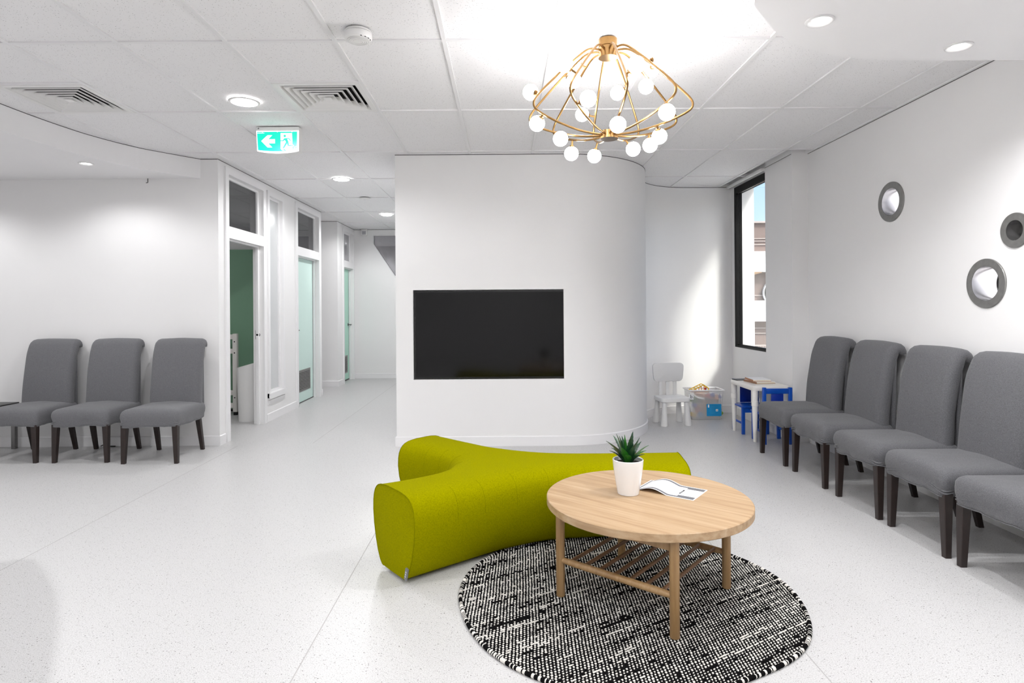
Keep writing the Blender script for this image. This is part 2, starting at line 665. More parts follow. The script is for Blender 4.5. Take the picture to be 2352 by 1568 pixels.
for y in TY + [4.54 - 0.6]:
    if abs(y - 3.94) < .01:
        for vx, vy in VENTS:
            box('ceiling_bar', M['tbar'], vx - .288, vx + .288, y - .012, y + .012, ZC + .0006, ZC + .03, ceil)
        continue
    x1 = XR if y < 5.85 else (2.83 if y < 7.6 else -1.0)
    box('ceiling_bar', M['tbar'], XB, x1, y - .012, y + .012, ZC + .0006, ZC + .03, ceil)

# left wall behind the chairs
struct(slab('wall_left', M['wall'], rect(XB, XK, 0, WT), [], lambda a, b, w: (a, YL + w, b), .15))
# corridor wall with doorway, transoms, sidelight, second door
D1, D2 = (6.14, 7.02), (8.19, 9.12)
SL = (7.20, 7.62)
DH, T0, T1 = 2.05, 2.165, 2.69
YK = YL + .15
loop = [(YK, 0), (D1[0], 0), (D1[0], DH), (D1[1], DH), (D1[1], 0), (D2[0], 0), (D2[0], DH), (D2[1], DH), (D2[1], 0), (9.28, 0), (9.28, WT), (YK, WT)]
holes = [rect(D1[0], D1[1], T0, T1), rect(SL[0], SL[1], .33, 2.67), rect(D2[0], D2[1], T0, T1)]
struct(slab('wall_corridor', M['wall'], loop, holes, lambda a, b, w: (XK - w, a, b), .11))
# nib beyond the side passage and the last door
XN, YN = -2.82, 10.30
D3 = (10.66, 11.34)
struct(slab('wall_nib', M['wall'], rect(-4.7, XN, 0, WT), [], lambda a, b, w: (a, YN + w, b), .14))
loop = [(YN + .14, 0), (D3[0], 0), (D3[0], DH), (D3[1], DH), (D3[1], 0), (YE, 0), (YE, WT), (YN + .14, WT)]
struct(slab('wall_nib_side', M['wall'], loop, [rect(D3[0], D3[1], T0, T1)], lambda a, b, w: (XN - w, a, b), .11))
# end wall with raked window
TRAP = [(-2.46, 2.535), (-1.4, .93), (-1.2, .93), (-1.2, 2.688), (-2.46, 2.688)]
struct(slab('wall_end', M['wall'], rect(XN - .11, -0.9, 0, WT), [TRAP], lambda a, b, w: (a, YE + w, b), .14))
# closing walls out of view
struct(slab('wall_passage', M['wall'], rect(9.1, 10.5, 0, WT), [], lambda a, b, w: (-4.7 - w, a, b), .1))
struct(slab('wall_side', M['wall'], rect(YB, 9.2, 0, WT), [], lambda a, b, w: (XB - w, a, b), .15))
struct(slab('wall_rear', M['wall'], rect(XB, XR + .2, 0, WT), [], lambda a, b, w: (a, YB - w, b), .15))
# rooms behind the corridor wall
struct(slab('wall_room_divider', M['wall'], rect(XB, XK - .11, 0, WT), [], lambda a, b, w: (a, 7.95 + w, b), .1))
struct(slab('wall_room_end', M['wall'], rect(XB, XK - .11, 0, WT), [], lambda a, b, w: (a, 9.18 + w, b), .1))
struct(slab('wall_far_room', M['wall'], rect(-4.5, 3, 0, WT), [], lambda a, b, w: (a, 15.2 + w, b), .1))
struct(slab('wall_far_room_side', M['wall'], rect(YE, 15.2, 0, WT), [], lambda a, b, w: (-4.5 - w, a, b), .1))
struct(slab('wall_store', M['wall'], rect(YN, YE + .1, 0, WT), [], lambda a, b, w: (-4.0 - w, a, b), .1))

# curved wall with the screen, running on into the play nook
front0, front1 = -1.04, 0.57
plan = [(front1, YT)]
for k in range(1, 25):
    a = -PI / 2 + PI / 2 * k / 24
    plan.append((front1 + 1.0 * math.cos(a), YT + 1.0 + 1.0 * math.sin(a)))
XW = 2.83
YNK = 7.55
rc = YNK - (YT + 1.0)
for k in range(1, 19):
    a = PI - PI / 2 * k / 18
    plan.append((front1 + 1.0 + rc + rc * math.cos(a), YT + 1.0 + rc * math.sin(a)))
plan += [(XW, YNK), (3.0, YNK), (3.0, YE), (-0.95, YE), (front0, YE - .05), (front0, YT)]
TV = (-0.874, 0.606, 0.640, 1.500)
NICHE = 0.05
bm = bmesh.new()
def wall_strip(bm, pts, z0, z1):
    A = [bm.verts.new((x, y, z0)) for x, y in pts]
    Bv = [bm.verts.new((x, y, z1)) for x, y in pts]
    for i in range(len(pts) - 1):
        bm.faces.new((A[i], A[i + 1], Bv[i + 1], Bv[i]))
wall_strip(bm, plan, 0, WT)
b2 = slab_bm(rect(front0, front1, 0, WT), [rect(*TV)], lambda a, b, w: (a, YT + w, b), 0)
tmp = bpy.data.meshes.new('tmp')
b2.to_mesh(tmp)
b2.free()
bm.from_mesh(tmp)
bpy.data.meshes.remove(tmp)
x0, x1, z0, z1 = TV
for (p, q) in (((x0, z0), (x1, z0)), ((x1, z0), (x1, z1)), ((x1, z1), (x0, z1)), ((x0, z1), (x0, z0))):
    bm.faces.new([bm.verts.new(v) for v in ((p[0], YT, p[1]), (q[0], YT, q[1]), (q[0], YT + NICHE, q[1]), (p[0], YT + NICHE, p[1]))])
bm.faces.new([bm.verts.new(v) for v in ((x0, YT + NICHE, z0), (x1, YT + NICHE, z0), (x1, YT + NICHE, z1), (x0, YT + NICHE, z1))])
bmesh.ops.remove_doubles(bm, verts=bm.verts, dist=1e-5)
wc = struct(from_bm('wall_centre', bm, M['wall']), 'white wall with recessed screen curving round into the play corner')
autosmooth(wc, 25)

# right wall with three porthole openings, pier, window wall
RINGS = [(4.633, 2.115, .152, .105, True), (3.726, 1.459, .152, .107, True), (3.509, 1.758, .102, .059, False)]
struct(slab('wall_right', M['wall'], rect(YB, 5.9, 0, WT), [circ(y, z, ri + .006) for y, z, ro, ri, e in RINGS], lambda a, b, w: (XR + w, a, b), .20))
XP = 2.80
struct(box('wall_pier', M['wall'], XP, XR + .25, 5.9, 6.5, 0, WT))
WY0, WY1, WZ0, WZ1 = 6.5, 7.44, .825, 2.765
loop = [(6.5, 0), (YNK + .1, 0), (YNK + .1, WT), (6.5, WT)]
struct(slab('wall_window', M['wall'], loop, [rect(WY0 + .001, WY1, WZ0, WZ1)], lambda a, b, w: (XW + w, a, b), .09))

# plaster bulkheads (lower ceiling) with curved edges
sofL = catmull([(-2.6, -2.6), (-2.95, 0), (-3.35, 2.2), (-3.53, 3.5), (-3.555, 4.3), (-3.51, 4.86), (-3.43, 5.2), (-3.30, 5.5), (-3.14, 5.72), (-2.96, YL)], 6)
loop = [(v.x, v.y) for v in sofL] + [(XB, YL), (XB, -2.6)]
o = struct(slab('ceiling_bulkhead', M['soffit'], loop, [], lambda a, b, w: (a, b, ZS + w), ZC + .02 - ZS), 'curved plaster bulkhead over the chairs by the doorway')
sofR = catmull([(0.95, -2.6), (0.88, -1), (0.90, 1.2), (0.965, 2.1), (1.056, 2.535), (1.127, 2.65), (1.256, 2.812), (1.336, 2.888), (1.508, 3.015), (1.725, 3.115), (2.0, 3.168), (2.45, 3.18), (XR, 3.185)], 6)
loop = [(v.x, v.y) for v in sofR] + [(XR, -2.6)]
o = struct(slab('ceiling_bulkhead', M['soffit'], loop, [], lambda a, b, w: (a, b, ZS + w), ZC + .02 - ZS), 'curved plaster bulkhead with two downlights above the row of chairs')

# baseboards
def baseboard(name, pts, h=.095, t=.012):
    """pts in plan; the board stands to the right-hand side of the walking direction"""
    P = [Vector((p[0], p[1], 0)) for p in pts]
    n = len(P)
    offs = []
    for i in range(n):
        d0 = (P[i] - P[i - 1]).normalized() if i else (P[1] - P[0]).normalized()
        d1 = (P[i + 1] - P[i]).normalized() if i < n - 1 else d0
        n0, n1 = Vector((d0.y, -d0.x, 0)), Vector((d1.y, -d1.x, 0))
        b = (n0 + n1).normalized()
        offs.append(P[i] + b * t / max(.3, b.dot(n0)))
    bm = bmesh.new()
    prof = [(0, 0), (1, 0), (1, h - .006), (.4, h), (0, h)]
    rings = []
    for i in range(n):
        rings.append([bm.verts.new(P[i].lerp(offs[i], f) + Vector((0, 0, z))) for f, z in prof])
    for A, Bv in zip(rings, rings[1:]):
        for k in range(5):
            bm.faces.new((A[k], A[(k + 1) % 5], Bv[(k + 1) % 5], Bv[k]))
    bm.faces.new(rings[0])
    bm.faces.new(rings[-1])
    o = from_bm(name, bm, M['trim'])
    return struct(autosmooth(o, 30))
baseboard('baseboard_left', [(XB, YL), (XK, YL), (XK, D1[0] - .09)])
baseboard('baseboard_corridor', [(XK, D1[1] + .09), (XK, D2[0] - .01)])
baseboard('baseboard_corridor_end', [(XK, D2[1] + .11), (XK, 9.28)])
baseboard('baseboard_nib', [(-4.6, YN), (XN, YN), (XN, D3[0] - .07)])
baseboard('baseboard_end', [(XN, YE), (front0, YE)])
baseboard('baseboard_centre', [(front0, YE - .1), (front0, YT)] + plan[:44])
baseboard('baseboard_nook', [(XW, YNK - .02), (XW, 6.5)])
baseboard('baseboard_right', [(XP, 6.5), (XP, 5.9), (XR, 5.9), (XR, -3.1)])

# ---- doorways, doors and windows in the corridor wall
TRIMN = [0]
M['gap_shade'] = mat('shadow_strip', (70, 69, 70), 0.8)
def shadow_strip(pts, z=ZC, d=.0015, h=.006):  # dark strip paints in the shade of a recess at the wall top
    P = [Vector((p[0], p[1], 0)) for p in pts]
    n = len(P)
    bm = bmesh.new()
    rings = []
    for i in range(n):
        tg = (P[min(i + 1, n - 1)] - P[max(i - 1, 0)]).normalized()
        nr = Vector((tg.y, -tg.x, 0)) * d
        rings.append([bm.verts.new(v) for v in (P[i] + Vector((0, 0, z - h)), P[i] + nr + Vector((0, 0, z - h)), P[i] + nr + Vector((0, 0, z)), P[i] + Vector((0, 0, z)))])
    for A, Bv in zip(rings, rings[1:]):
        for k in range(4):
            bm.faces.new((A[k], A[(k + 1) % 4], Bv[(k + 1) % 4], Bv[k]))
    TRIMN[0] += 1
    return struct(from_bm('trim_%d' % TRIMN[0], bm, M['gap_shade']), 'thin dark strip painting in the recess shade under the ceiling')  # painted shade strip, only numbered along with the trims
shadow_strip([(-3.0, YL), (XK, YL)])
shadow_strip([(XK, YL), (XK, 9.28)])
shadow_strip([(-4.6, YN), (XN, YN)])
shadow_strip([(XN, YN), (XN, YE)])
shadow_strip([(XN, YE), (front0, YE)])
shadow_strip([(front0, YT), (front1, YT)] + plan[1:44])
shadow_strip([(XR, 5.9), (XR, 3.2)], h=.004)
shadow_strip([(XP, 6.5), (XP, 5.9)], h=.004)
shadow_strip([(v.x, v.y) for v in sofL][::-1][:40][::-1], h=.005)
def trim(bm, label=None):
    TRIMN[0] += 1
    return struct(from_bm('trim_%d' % TRIMN[0], bm, M['trim']), label)

def casing(y0, y1, zt, X, w=.07, p=.018, zmid=None, reveal=.10, transom=None):
    """architrave round a door and its transom light, with a mid rail and stops inside the reveal"""
    bm = bmesh.new()
    bx(bm, X, X + p, y0 - w, y0, 0, zt + w)
    bx(bm, X, X + p, y1, y1 + w, 0, zt + w)
    bx(bm, X, X + p, y0, y1, zt, zt + w)
    if zmid:
        bx(bm, X, X + p * .8, y0, y1, zmid[0], zmid[1])
    # stops half way in
    s = X - reveal * .40
    for a, b in ((y0, y0 + .02), (y1 - .03, y1)):
        bx(bm, s - .03, s, a, b, 0, zt)
    if transom:
        bx(bm, s - .03, s, y0 + .02, y1 - .03, transom[0], transom[0] + .02)
        bx(bm, s - .03, s, y0 + .02, y1 - .03, transom[1] - .025, transom[1])
        bx(bm, s - .03, s, y0 + .02, y1 - .03, transom[0] - .13, transom[0] - .11)
    return bm

trim(casing(D1[0], D1[1], T1, XK, zmid=(DH, T0), transom=(T0, T1)), 'white casing round the open doorway')
trim(casing(D2[0], D2[1], T1, XK, zmid=(DH, T0), transom=(T0, T1)), 'white casing round the pale mint door')
trim(casing(D3[0], D3[1], T1, XN, w=.05, zmid=(DH, T0), transom=(T0, T1)), 'white casing round the last mint door')
# sidelight casing
bm = bmesh.new()
w, p = .055, .02
bx(bm, XK, XK + p, SL[0] - w, SL[0], .33 - w, 2.67 + w)
bx(bm, XK, XK + p, SL[1], SL[1] + w, .33 - w, 2.67 + w)
bx(bm, XK, XK + p, SL[0], SL[1], 2.67, 2.67 + w)
bx(bm, XK, XK + p + .015, SL[0] - w, SL[1] + w + .03, .33 - w - .01, .33)
bx(bm, XK, XK + .008, SL[0] - w, SL[1] + w + .02, .20, .33 - w - .03)
bx(bm, XK - .05, XK - .02, SL[0], SL[0] + .02, .33, 2.67)
bx(bm, XK - .05, XK - .02, SL[1] - .04, SL[1], .33, 2.67)
bx(bm, XK - .05, XK - .02, SL[0] + .02, SL[1] - .04, .33, .355)
bx(bm, XK - .05, XK - .02, SL[0] + .02, SL[1] - .04, 2.645, 2.67)
trim(bm, 'white casing round the tall narrow sidelight')

WN = [0]
def pane_window(y0, y1, z0, z1, X, label, m='smoke_glass'):
    WN[0] += 1
    o = box('window_%d' % WN[0], M[m], X - .005, X, y0, y1, z0, z1)
    return struct(o, label)
pane_window(D1[0] + .018, D1[1] - .028, T0 + .02, T1 - .025, XK - .06, 'dark transom pane over the open doorway')
pane_window(SL[0] + .02, SL[1] - .04,   .355, 2.645, XK - .035, 'tall narrow sidelight pane with pale film', 'film')
pane_window(D2[0] + .018, D2[1] - .028, T0 + .02, T1 - .025, XK - .06, 'dark transom pane over the pale mint door')
pane_window(D3[0] + .018, D3[1] - .028, T0 + .02, T1 - .025, XN - .06, 'dark transom pane over the last door')
WN[0] += 1
struct(slab('window_%d' % WN[0], M['smoke_glass'], TRAP, [], lambda a, b, w: (a, YE + .07 + w, b), .005), 'raked dark pane in the end wall')
# slim bead round the raked pane
bm = bmesh.new()
for i in range(len(TRAP)):
    p, q = TRAP[i], TRAP[(i + 1) % len(TRAP)]
    tube(bm, [(p[0], YE - .003, p[1]), (q[0], YE - .003, q[1])], .008, 6)
trim(bm, 'slim white bead round the raked pane')

def lever(parent, X, y, z, d=1, m='chrome'):
    """round rose and lever handle on a face looking +X"""
    rot = Matrix.Rotation(PI / 2, 3, 'Y')
    bm = bmesh.new()
    lathe_bm(bm, [(0, 0), (.026, 0), (.026, .008), (.02, .011), (.009, .012), (.009, .05), (0, .05)], 16, (X, y, z), rot)
    tube(bm, [(X + .045, y, z), (X + .047, y + d * .02, z), (X + .044, y + d * .11, z - .002)], .0085, 8)
    return autosmooth(from_bm('door_handle', bm, M[m], parent), 40)

def grille(parent, X, y0, y1, z0, z1, n, m='steel'):
    bm = bmesh.new()
    f = .022
    bx(bm, X, X + .006, y0, y1, z0, z0 + f)
    bx(bm, X, X + .006, y0, y1, z1 - f, z1)
    bx(bm, X, X + .006, y0, y0 + f, z0 + f, z1 - f)
    bx(bm, X, X + .006, y1 - f, y1, z0 + f, z1 - f)
    g = from_bm('air_grille', bm, M[m], parent)
    box('grille_backing', M['dark'], X, X + .0012, y0 + f, y1 - f, z0 + f, z1 - f, g)
    st = (z1 - z0 - 2 * f) / n
    bm = bmesh.new()
    bx(bm, -.004, .004, y0 + f, y1 - f, -st * .26, st * .26, Matrix.Rotation(-.5, 4, 'Y'))
    bmesh.ops.recalc_face_normals(bm, faces=bm.faces)
    me = bpy.data.meshes.new('slat')
    bm.to_mesh(me)
    bm.free()
    me.materials.append(M[m])
    for k in range(n):
        o = link('slat', me, None, g)
        o.location = (X + .005, 0, z0 + f + st * (k + .5))
    return g

# second door: pale mint, closed
XD2 = XK - .078
d2 = struct(box('door_2', M['mint_pale'], XD2 - .04, XD2, D2[0] + .004, D2[1] - .03, .012, DH - .006), 'closed pale mint door with low louvre grille')
lever(d2, XD2, D2[0] + .06, 1.03, 1)
grille(d2, XD2, D2[0] + .03, D2[1] - .17, .155, .46, 13)
box('door_sweep', M['black'], XD2 - .001, XD2 + .004, D2[0] + .004, D2[1] - .03, .002, .014, d2)
# third door: mint with plates
XD3 = XN - .078
d3 = struct(box('door_3', M['mint'], XD3 - .04, XD3, D3[0] + .004, D3[1] - .03, .02, DH - .006), 'closed mint door with name plate and number')
lever(d3, XD3, D3[1] - .08, 1.02, 1)
grille(d3, XD3, D3[0] + .03, D3[1] - .14, .14, .46, 14)
box('door_sweep', M['black'], XD3 - .001, XD3 + .004, D3[0] + .004, D3[1] - .03, .002, .022, d3)
npl = box('name_plate', M['steel'], XD3, XD3 + .004, D3[0] + .02, D3[0] + .33, 1.585, 1.655, d3)
for k, (a, b) in enumerate(((.06, .10), (.115, .15), (.165, .21), (.225, .27))):
    box('plate_lettering', M['ink'], XD3 + .004, XD3 + .005, D3[0] + a, D3[0] + b, 1.604, 1.636, npl)
fc = bpy.data.curves.new('door_number', 'FONT')
fc.body = '3'
fc.size = .16
fc.extrude = .001
to = bpy.data.objects.new('door_number', fc)
COL.objects.link(to)
bpy.context.view_layer.update()
dg = bpy.context.evaluated_depsgraph_get()
me = bpy.data.meshes.new_from_object(to.evaluated_get(dg))
bpy.data.objects.remove(to)
o = link('door_number', me, M['ink'], d3)
o.matrix_local = Matrix.Translation((XD3 + .002, D3[0] + .105, 1.43)) @ Matrix.Rotation(PI / 2, 4, 'Z') @ Matrix.Rotation(PI / 2, 4, 'X')
# latch plate on the jamb of the open doorway
bm = bmesh.new()
lathe_bm(bm, [(0, 0), (.024, 0), (.024, .006), (.012, .010), (.012, .03), (0, .03)], 14, (XK - .055, D1[1], 1.03), Matrix.Rotation(PI / 2, 3, 'X'))
bx(bm, XK - .085, XK - .075, D1[1] - .004, D1[1], .98, 1.08)
trim(bm, 'steel latch plate on the jamb of the open doorway').data.materials[0] = M['chrome']

# green door seen across the dim room behind the open doorway
d1 = struct(box('door_1', M['green'], -4.1, -3.13, 7.90, 7.945, .03, 2.10), 'green door inside the dim room behind the open doorway')
box('door_sweep', M['black'], -4.1, -3.13, 7.885, 7.945, .002, .03, d1)

# ---- the window of the play nook
WN[0] += 1
bm = bmesh.new()
fw, fd = .055, .07
bx(bm, XW - .004, XW + fd, WY1 - fw, WY1, WZ0, WZ1)
bx(bm, XW - .004, XW + fd, WY0, WY0 + fw, WZ0, WZ1)
bx(bm, XW - .004, XW + fd, WY0 + fw, WY1 - fw, WZ0, WZ0 + .022)
bx(bm, XW - .004, XW + fd, WY0 + fw, WY1 - fw, WZ1 - .075, WZ1)
bx(bm, XW + .012, XW + fd - .012, WY0 + fw, WY1 - fw, WZ0 + .022, WZ0 + .034)
win = struct(from_bm('window_%d' % WN[0], bm, M['blackframe']), 'black framed window in the play corner')
box('pane', M['glass'], XW + .034, XW + .040, WY0 + fw, WY1 - fw, WZ0 + .022, WZ1 - .075, win)
box('head_bead', M['chrome'], XW + .008, XW + .02, WY0 + fw, WY1 - fw, WZ1 - .083, WZ1 - .075, win)
# blind track above the window and its cord
trk = thing('blind_track', 'white blind track fixed along the ceiling above the window', 'blind track', (XW, 6.5, 2.77))
box('rail', M['plastic'], -.075, -.012, .0, 1.0, -.004, .026, trk, .002)
box('groove', M['dark'], -.047, -.040, .0, 1.0, -.0045, -.004, trk)
cord = [(XW - .03, 7.46, 2.765), (XW - .03, 7.46, 1.08), (XW - .03, 7.475, 1.04), (XW - .03, 7.49, 1.08), (XW - .03, 7.49, 2.765)]
rod('pull_cord', M['plastic'], [Vector(p) - Vector((XW, 6.5, 2.77)) for p in catmull(cord, 6)], .0022, trk, 5)

# white fin of the building outside and the block across the street
struct(box('wall_fin', M['wall'], XR - .035, 3.075, 7.46, 7.74, -1.5, 3.3), 'white outside fin beside the window')
def exterior():
    t = thing('apartment_block', 'taupe and white office block seen through the window', 'building', (0, 0, -6))
    X0, Y0 = 8.2, 23.0
    # facade turned slightly; faces the window
    tx = mat('taupe_cladding', (122, 104, 98), 0.8, vary=(1.5, 0.03))
    tw = mat('white_render', (246, 246, 246), 0.8)
    tl = mat('pale_joint', (182, 170, 165), 0.8)
    te = mat('buff_soffit', (150, 122, 94), 0.8)
    def band(name, z0, z1, m, dy=0.0, th=.5, x0=6.0, x1=16.0):
        return box(name, m, x0, x1, Y0 + dy, Y0 + dy + th, z0 + 6, z1 + 6, t)
    def zz(y):  # height on the facade for a line of sight
        return CAMZ - (y - 703 + 4.0) / 1395.0 * Y0
    wall = band('wall', -6, zz(508), tx, 0.3, 3.0)
    band('parapet_cap', zz(510), zz(506), tl, 0.2, .4)
    for a, b in ((577, 624), (690, 738)):
        band('white_band', zz(b), zz(a), tw, 0.0, .5)
    for y in (546, 552, 560, 678, 754, 766):
        band('joint_strip', zz(y) - .013, zz(y) + .013, tl, 0.26, .1)
    # soffit wedge under the upper white band
    bm = bmesh.new()
    z = zz(624) + 6
    pts = [(9.0, z), (9.75, z), (9.75, z - .03), (9.3, z - .16), (9.0, z - .10)]
    b = slab_bm(pts, [], lambda a, b_, w: (a, Y0 - .05 + w, b_), .5)
    from_bm('soffit_wedge', b, te, t)
    bm.free()
    lathe('round_sign', M['dark'], [(0, 0), (.52, 0), (.52, .08), (0, .08)], t, 32, (10.42, Y0 + .2, zz(672) + 6), Matrix.Rotation(PI / 2, 3, 'X'))
    lathe('sign_rim', tw, [(.52, -.02), (.545, -.02), (.545, .1), (.52, .1)], t, 32, (10.42, Y0 + .2, zz(672) + 6), Matrix.Rotation(PI / 2, 3, 'X'))
    for k in range(34):
        x = 9.2 + k * .06
        box('railing_bar', tl, x, x + .02, Y0 - .3, Y0 - .28, zz(806) + 6, zz(793) + 6, t)
    box('railing_rail', tl, 9.1, 11.4, Y0 - .31, Y0 - .27, zz(793) + 6, zz(793) + 6.04, t)
    return t
exterior()
struct(box('ground', mat('street_paving', (170, 168, 165), 0.9), 3.2, 40, -10, 60, -6.2, -6.0), 'street level outside')

# ------------------------------------------------------------------ lamps
def spot_at(parent, z, energy, size, blend, r=.05, col=(.985, .99, 1.0)):
    d = bpy.data.lights.new('lamp_light', 'SPOT')
    d.energy = energy
    d.spot_size = math.radians(size)
    d.spot_blend = blend
    d.shadow_soft_size = r
    d.color = col
    o = bpy.data.objects.new('lamp_light', d)
    COL.objects.link(o)
    o.parent = parent
    o.location = (0, 0, z)
    return o

def downlight(x, y, label, group, energy=None):
    t = thing('downlight', label, 'light', (x, y, ZS), 0, group)
    lathe('trim_ring', M['lamp_trim'], [(.034, -.0008), (.040, -.0015), (.046, -.006), (.054, -.008), (.060, -.005), (.061, .0005)], t, 32)
    lathe('lens', M['lens'], [(0, -.004), (.02, -.0038), (.030, -.002), (.034, -.0005)], t, 24)
    spot_at(t, -.012, energy or P_SOFF, 150, .55, .035)
    return t
GDL = 'recessed downlights in the plaster bulkheads'
downlight(1.423, 2.722, 'round recessed downlight in bulkhead, nearer the chandelier', GDL, 46)
downlight(2.257, 3.004, 'round recessed downlight in bulkhead, nearer the porthole wall', GDL, 30)
downlight(-3.634, 5.293, 'small recessed downlight in bulkhead above the chairs by the doorway', GDL, 15.0)
UN = 'added fill downlight in bulkhead outside the picture'
for x, y, e in ((1.9, 1.3, 34), (2.2, -0.4, 27), (-4.3, 3.4, 27), (-5.3, 5.2, 22), (-3.45, 1.1, 115), (-3.5, -0.9, 27)):  # unseen lamps added for fill, the strongest casts the counter's shadow
    downlight(x, y, UN, GDL, e)

def ceiling_lamp(x, y, label, group, energy=None, r=.085):
    t = thing('ceiling_lamp', label, 'light', (x, y, ZC), 0, group)
    lathe('trim_ring', M['lamp_trim'], [(r, .004), (r + .004, -.008), (r + .016, -.008), (r + .02, .0)], t, 32)
    lathe('diffuser', M['lens'], [(0, -.020), (r * .5, -.018), (r * .85, -.011), (r, -.004), (r, .003)], t, 28)
    d = spot_at(t, -.05, energy or P_CEIL, 172, .35, .08)
    return t
GCL = 'round ceiling lamps along the corridor'
ceiling_lamp(-1.83, 4.30, 'round lit ceiling lamp beside the square air vent, above the exit sign', GCL, 42)
ceiling_lamp(-1.843, 6.913, 'round lit ceiling lamp midway down the corridor', GCL, 33)
ceiling_lamp(-1.85, 9.612, 'round lit ceiling lamp at the far end of the corridor', GCL)
for x, y, e in ((-1.83, 1.7, 9), (-1.83, -0.9, 36), (0.2, 0.8, 42), (0.2, -1.4, 40)):  # unseen lamps added behind the camera as fill light
    ceiling_lamp(x, y, 'added fill ceiling lamp outside the picture', GCL, e)
for x, y, e in ((-5.4, 7.0, 14), (-5.4, 8.6, 26), (-3.6, 14.4, 45), (-3.5, 10.9, 8)):  # unseen lamps added to brighten the rooms behind the glass
    ceiling_lamp(x, y, 'added ceiling lamp brightening a room outside the picture', 'added ceiling lamps of the other rooms', e)

# ------------------------------------------------------------------ chandelier
def chandelier():
    cx, cy = 0.58, 3.34
    t = thing('chandelier', 'brass cage chandelier with white glass globes hanging over the green ottoman', 'chandelier', (cx, cy, ZC))
    lathe('canopy', M['brass'], [(0, 0), (.052, 0), (.052, -.040), (.047, -.042), (.047, -.060)], t, 32)
    lathe('arm_plate', M['brass'], [(0, -.052), (.050, -.052), (.050, -.086), (.052, -.09), (.052, -.100), (0, -.101)], t, 32)
    lathe('hub', M['brass'], [(0, -.502), (.044, -.502), (.044, -.536), (.052, -.538), (.052, -.546)], t, 32)
    lathe('hub_cap', M['brass_dark'], [(0, -.547), (.052, -.546)], t, 32)
    prof = [(.046, 2.738), (.10, 2.738), (.15, 2.712), (.24, 2.632), (.33, 2.545), (.405, 2.468), (.437, 2.428), (.444, 2.40), (.432, 2.377), (.39, 2.352), (.30, 2.318), (.20, 2.292), (.12, 2.28), (.044, 2.276)]
    path = catmull([(r, z - ZC, 0) for r, z in prof], 5)
    arms = []
    for k in range(10):
        a = math.radians(-124 + 36 * k)
        P = [Vector((p[0] * math.cos(a), p[0] * math.sin(a), p[1])) for p in path]
        arms.append(P)
        rod('arm', M['brass'], P, .0062, t, 8)
    G = [(9, 0.149, 3.24, 2.48), (9, 0.184, 3.237, 2.314), (8, 0.318, 3.354, 2.262), (7, 0.402, 3.575, 2.235), (6, 0.553, 3.682, 2.246), (1, 0.58, 3.062, 2.251), (5, 0.756, 3.529, 2.247), (4, 0.832, 3.436, 2.245), (3, 0.85, 3.3, 2.256), (2, 0.813, 3.01, 2.295), (4, 0.804, 3.402, 2.565), (5, 0.674, 3.561, 2.585), (0, 0.408, 3.012, 2.358), (6, 0.486, 3.72, 2.509), (8, 0.375, 3.403, 2.615), (0, 0.31, 3.023, 2.543), (7, 0.409, 3.468, 2.731), (1, 0.635, 2.888, 2.483), (3, 0.817, 3.306, 2.635), (2, 0.806, 3.144, 2.605)]
    sph = None
    for k, x, y, z in G:
        c = Vector((x - cx, y - cy, z - ZC))
        near = min(arms[k], key=lambda p: (p - c).length)
        d = (c - near).normalized()
        if (c - near).length < .060:
            c = near + d * .060
        if sph is None:
            bm = bmesh.new()
            bmesh.ops.create_uvsphere(bm, u_segments=20, v_segments=12, radius=.0415)
            o = from_bm('globe', bm, M['globe'], t, True)
            sph = o.data
        else:
            o = link('globe', sph, None, t)
        o.location = c
        q = d.to_track_quat('Z', 'Y').to_matrix()
        L = (c - near).length - .0415
        lathe('socket', M['brass'], [(0, -(.0415 + L)), (.0055, -(.0415 + L)), (.0055, -.047), (.012, -.046), (.017, -.038)], o, 12, (0, 0, 0), q)
chandelier()

# ------------------------------------------------------------------ on the ceiling
def vent(x, y, label):
    t = thing('air_vent', label, 'vent', (x, y, ZC), 0, 'square ceiling air vents')
    h = .288
    def sq_ring(bm, a0, z0, a1, z1):
        A = [bm.verts.new((sx * a0, sy * a0, z0)) for sx, sy in ((-1, -1), (1, -1), (1, 1), (-1, 1))]
        Bv = [bm.verts.new((sx * a1, sy * a1, z1)) for sx, sy in ((-1, -1), (1, -1), (1, 1), (-1, 1))]
        for k in range(4):
            bm.faces.new((A[k], A[(k + 1) % 4], Bv[(k + 1) % 4], Bv[k]))
        return A, Bv
    bm = bmesh.new()
    sq_ring(bm, h, .002, h, -.004)
    sq_ring(bm, h, -.004, h - .035, -.004)
    sq_ring(bm, h - .035, -.004, h - .06, .030)
    from_bm('frame', bm, M['plastic'], t)
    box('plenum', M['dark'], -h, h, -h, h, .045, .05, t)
    for k in range(5):
        a = .225 - k * .043
        bm = bmesh.new()
        th = .0022
        sq_ring(bm, a, -.006, a - .036, .030)
        sq_ring(bm, a + th, -.006, a + th, .004)
        sq_ring(bm, a, -.006, a + th, -.006)
        lv = from_bm('louvre', bm, M['plastic'], t)
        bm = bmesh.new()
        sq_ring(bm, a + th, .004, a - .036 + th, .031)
        from_bm('shade_sheet', bm, M['dark'], lv)  # dark sheet paints in the shade between the blades
    box('core', M['plastic'], -.026, .026, -.026, .026, -.006, -.003, t)
    return t
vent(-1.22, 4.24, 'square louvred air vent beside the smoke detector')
vent(-3.02, 4.24, 'square louvred air vent beside the curved bulkhead')

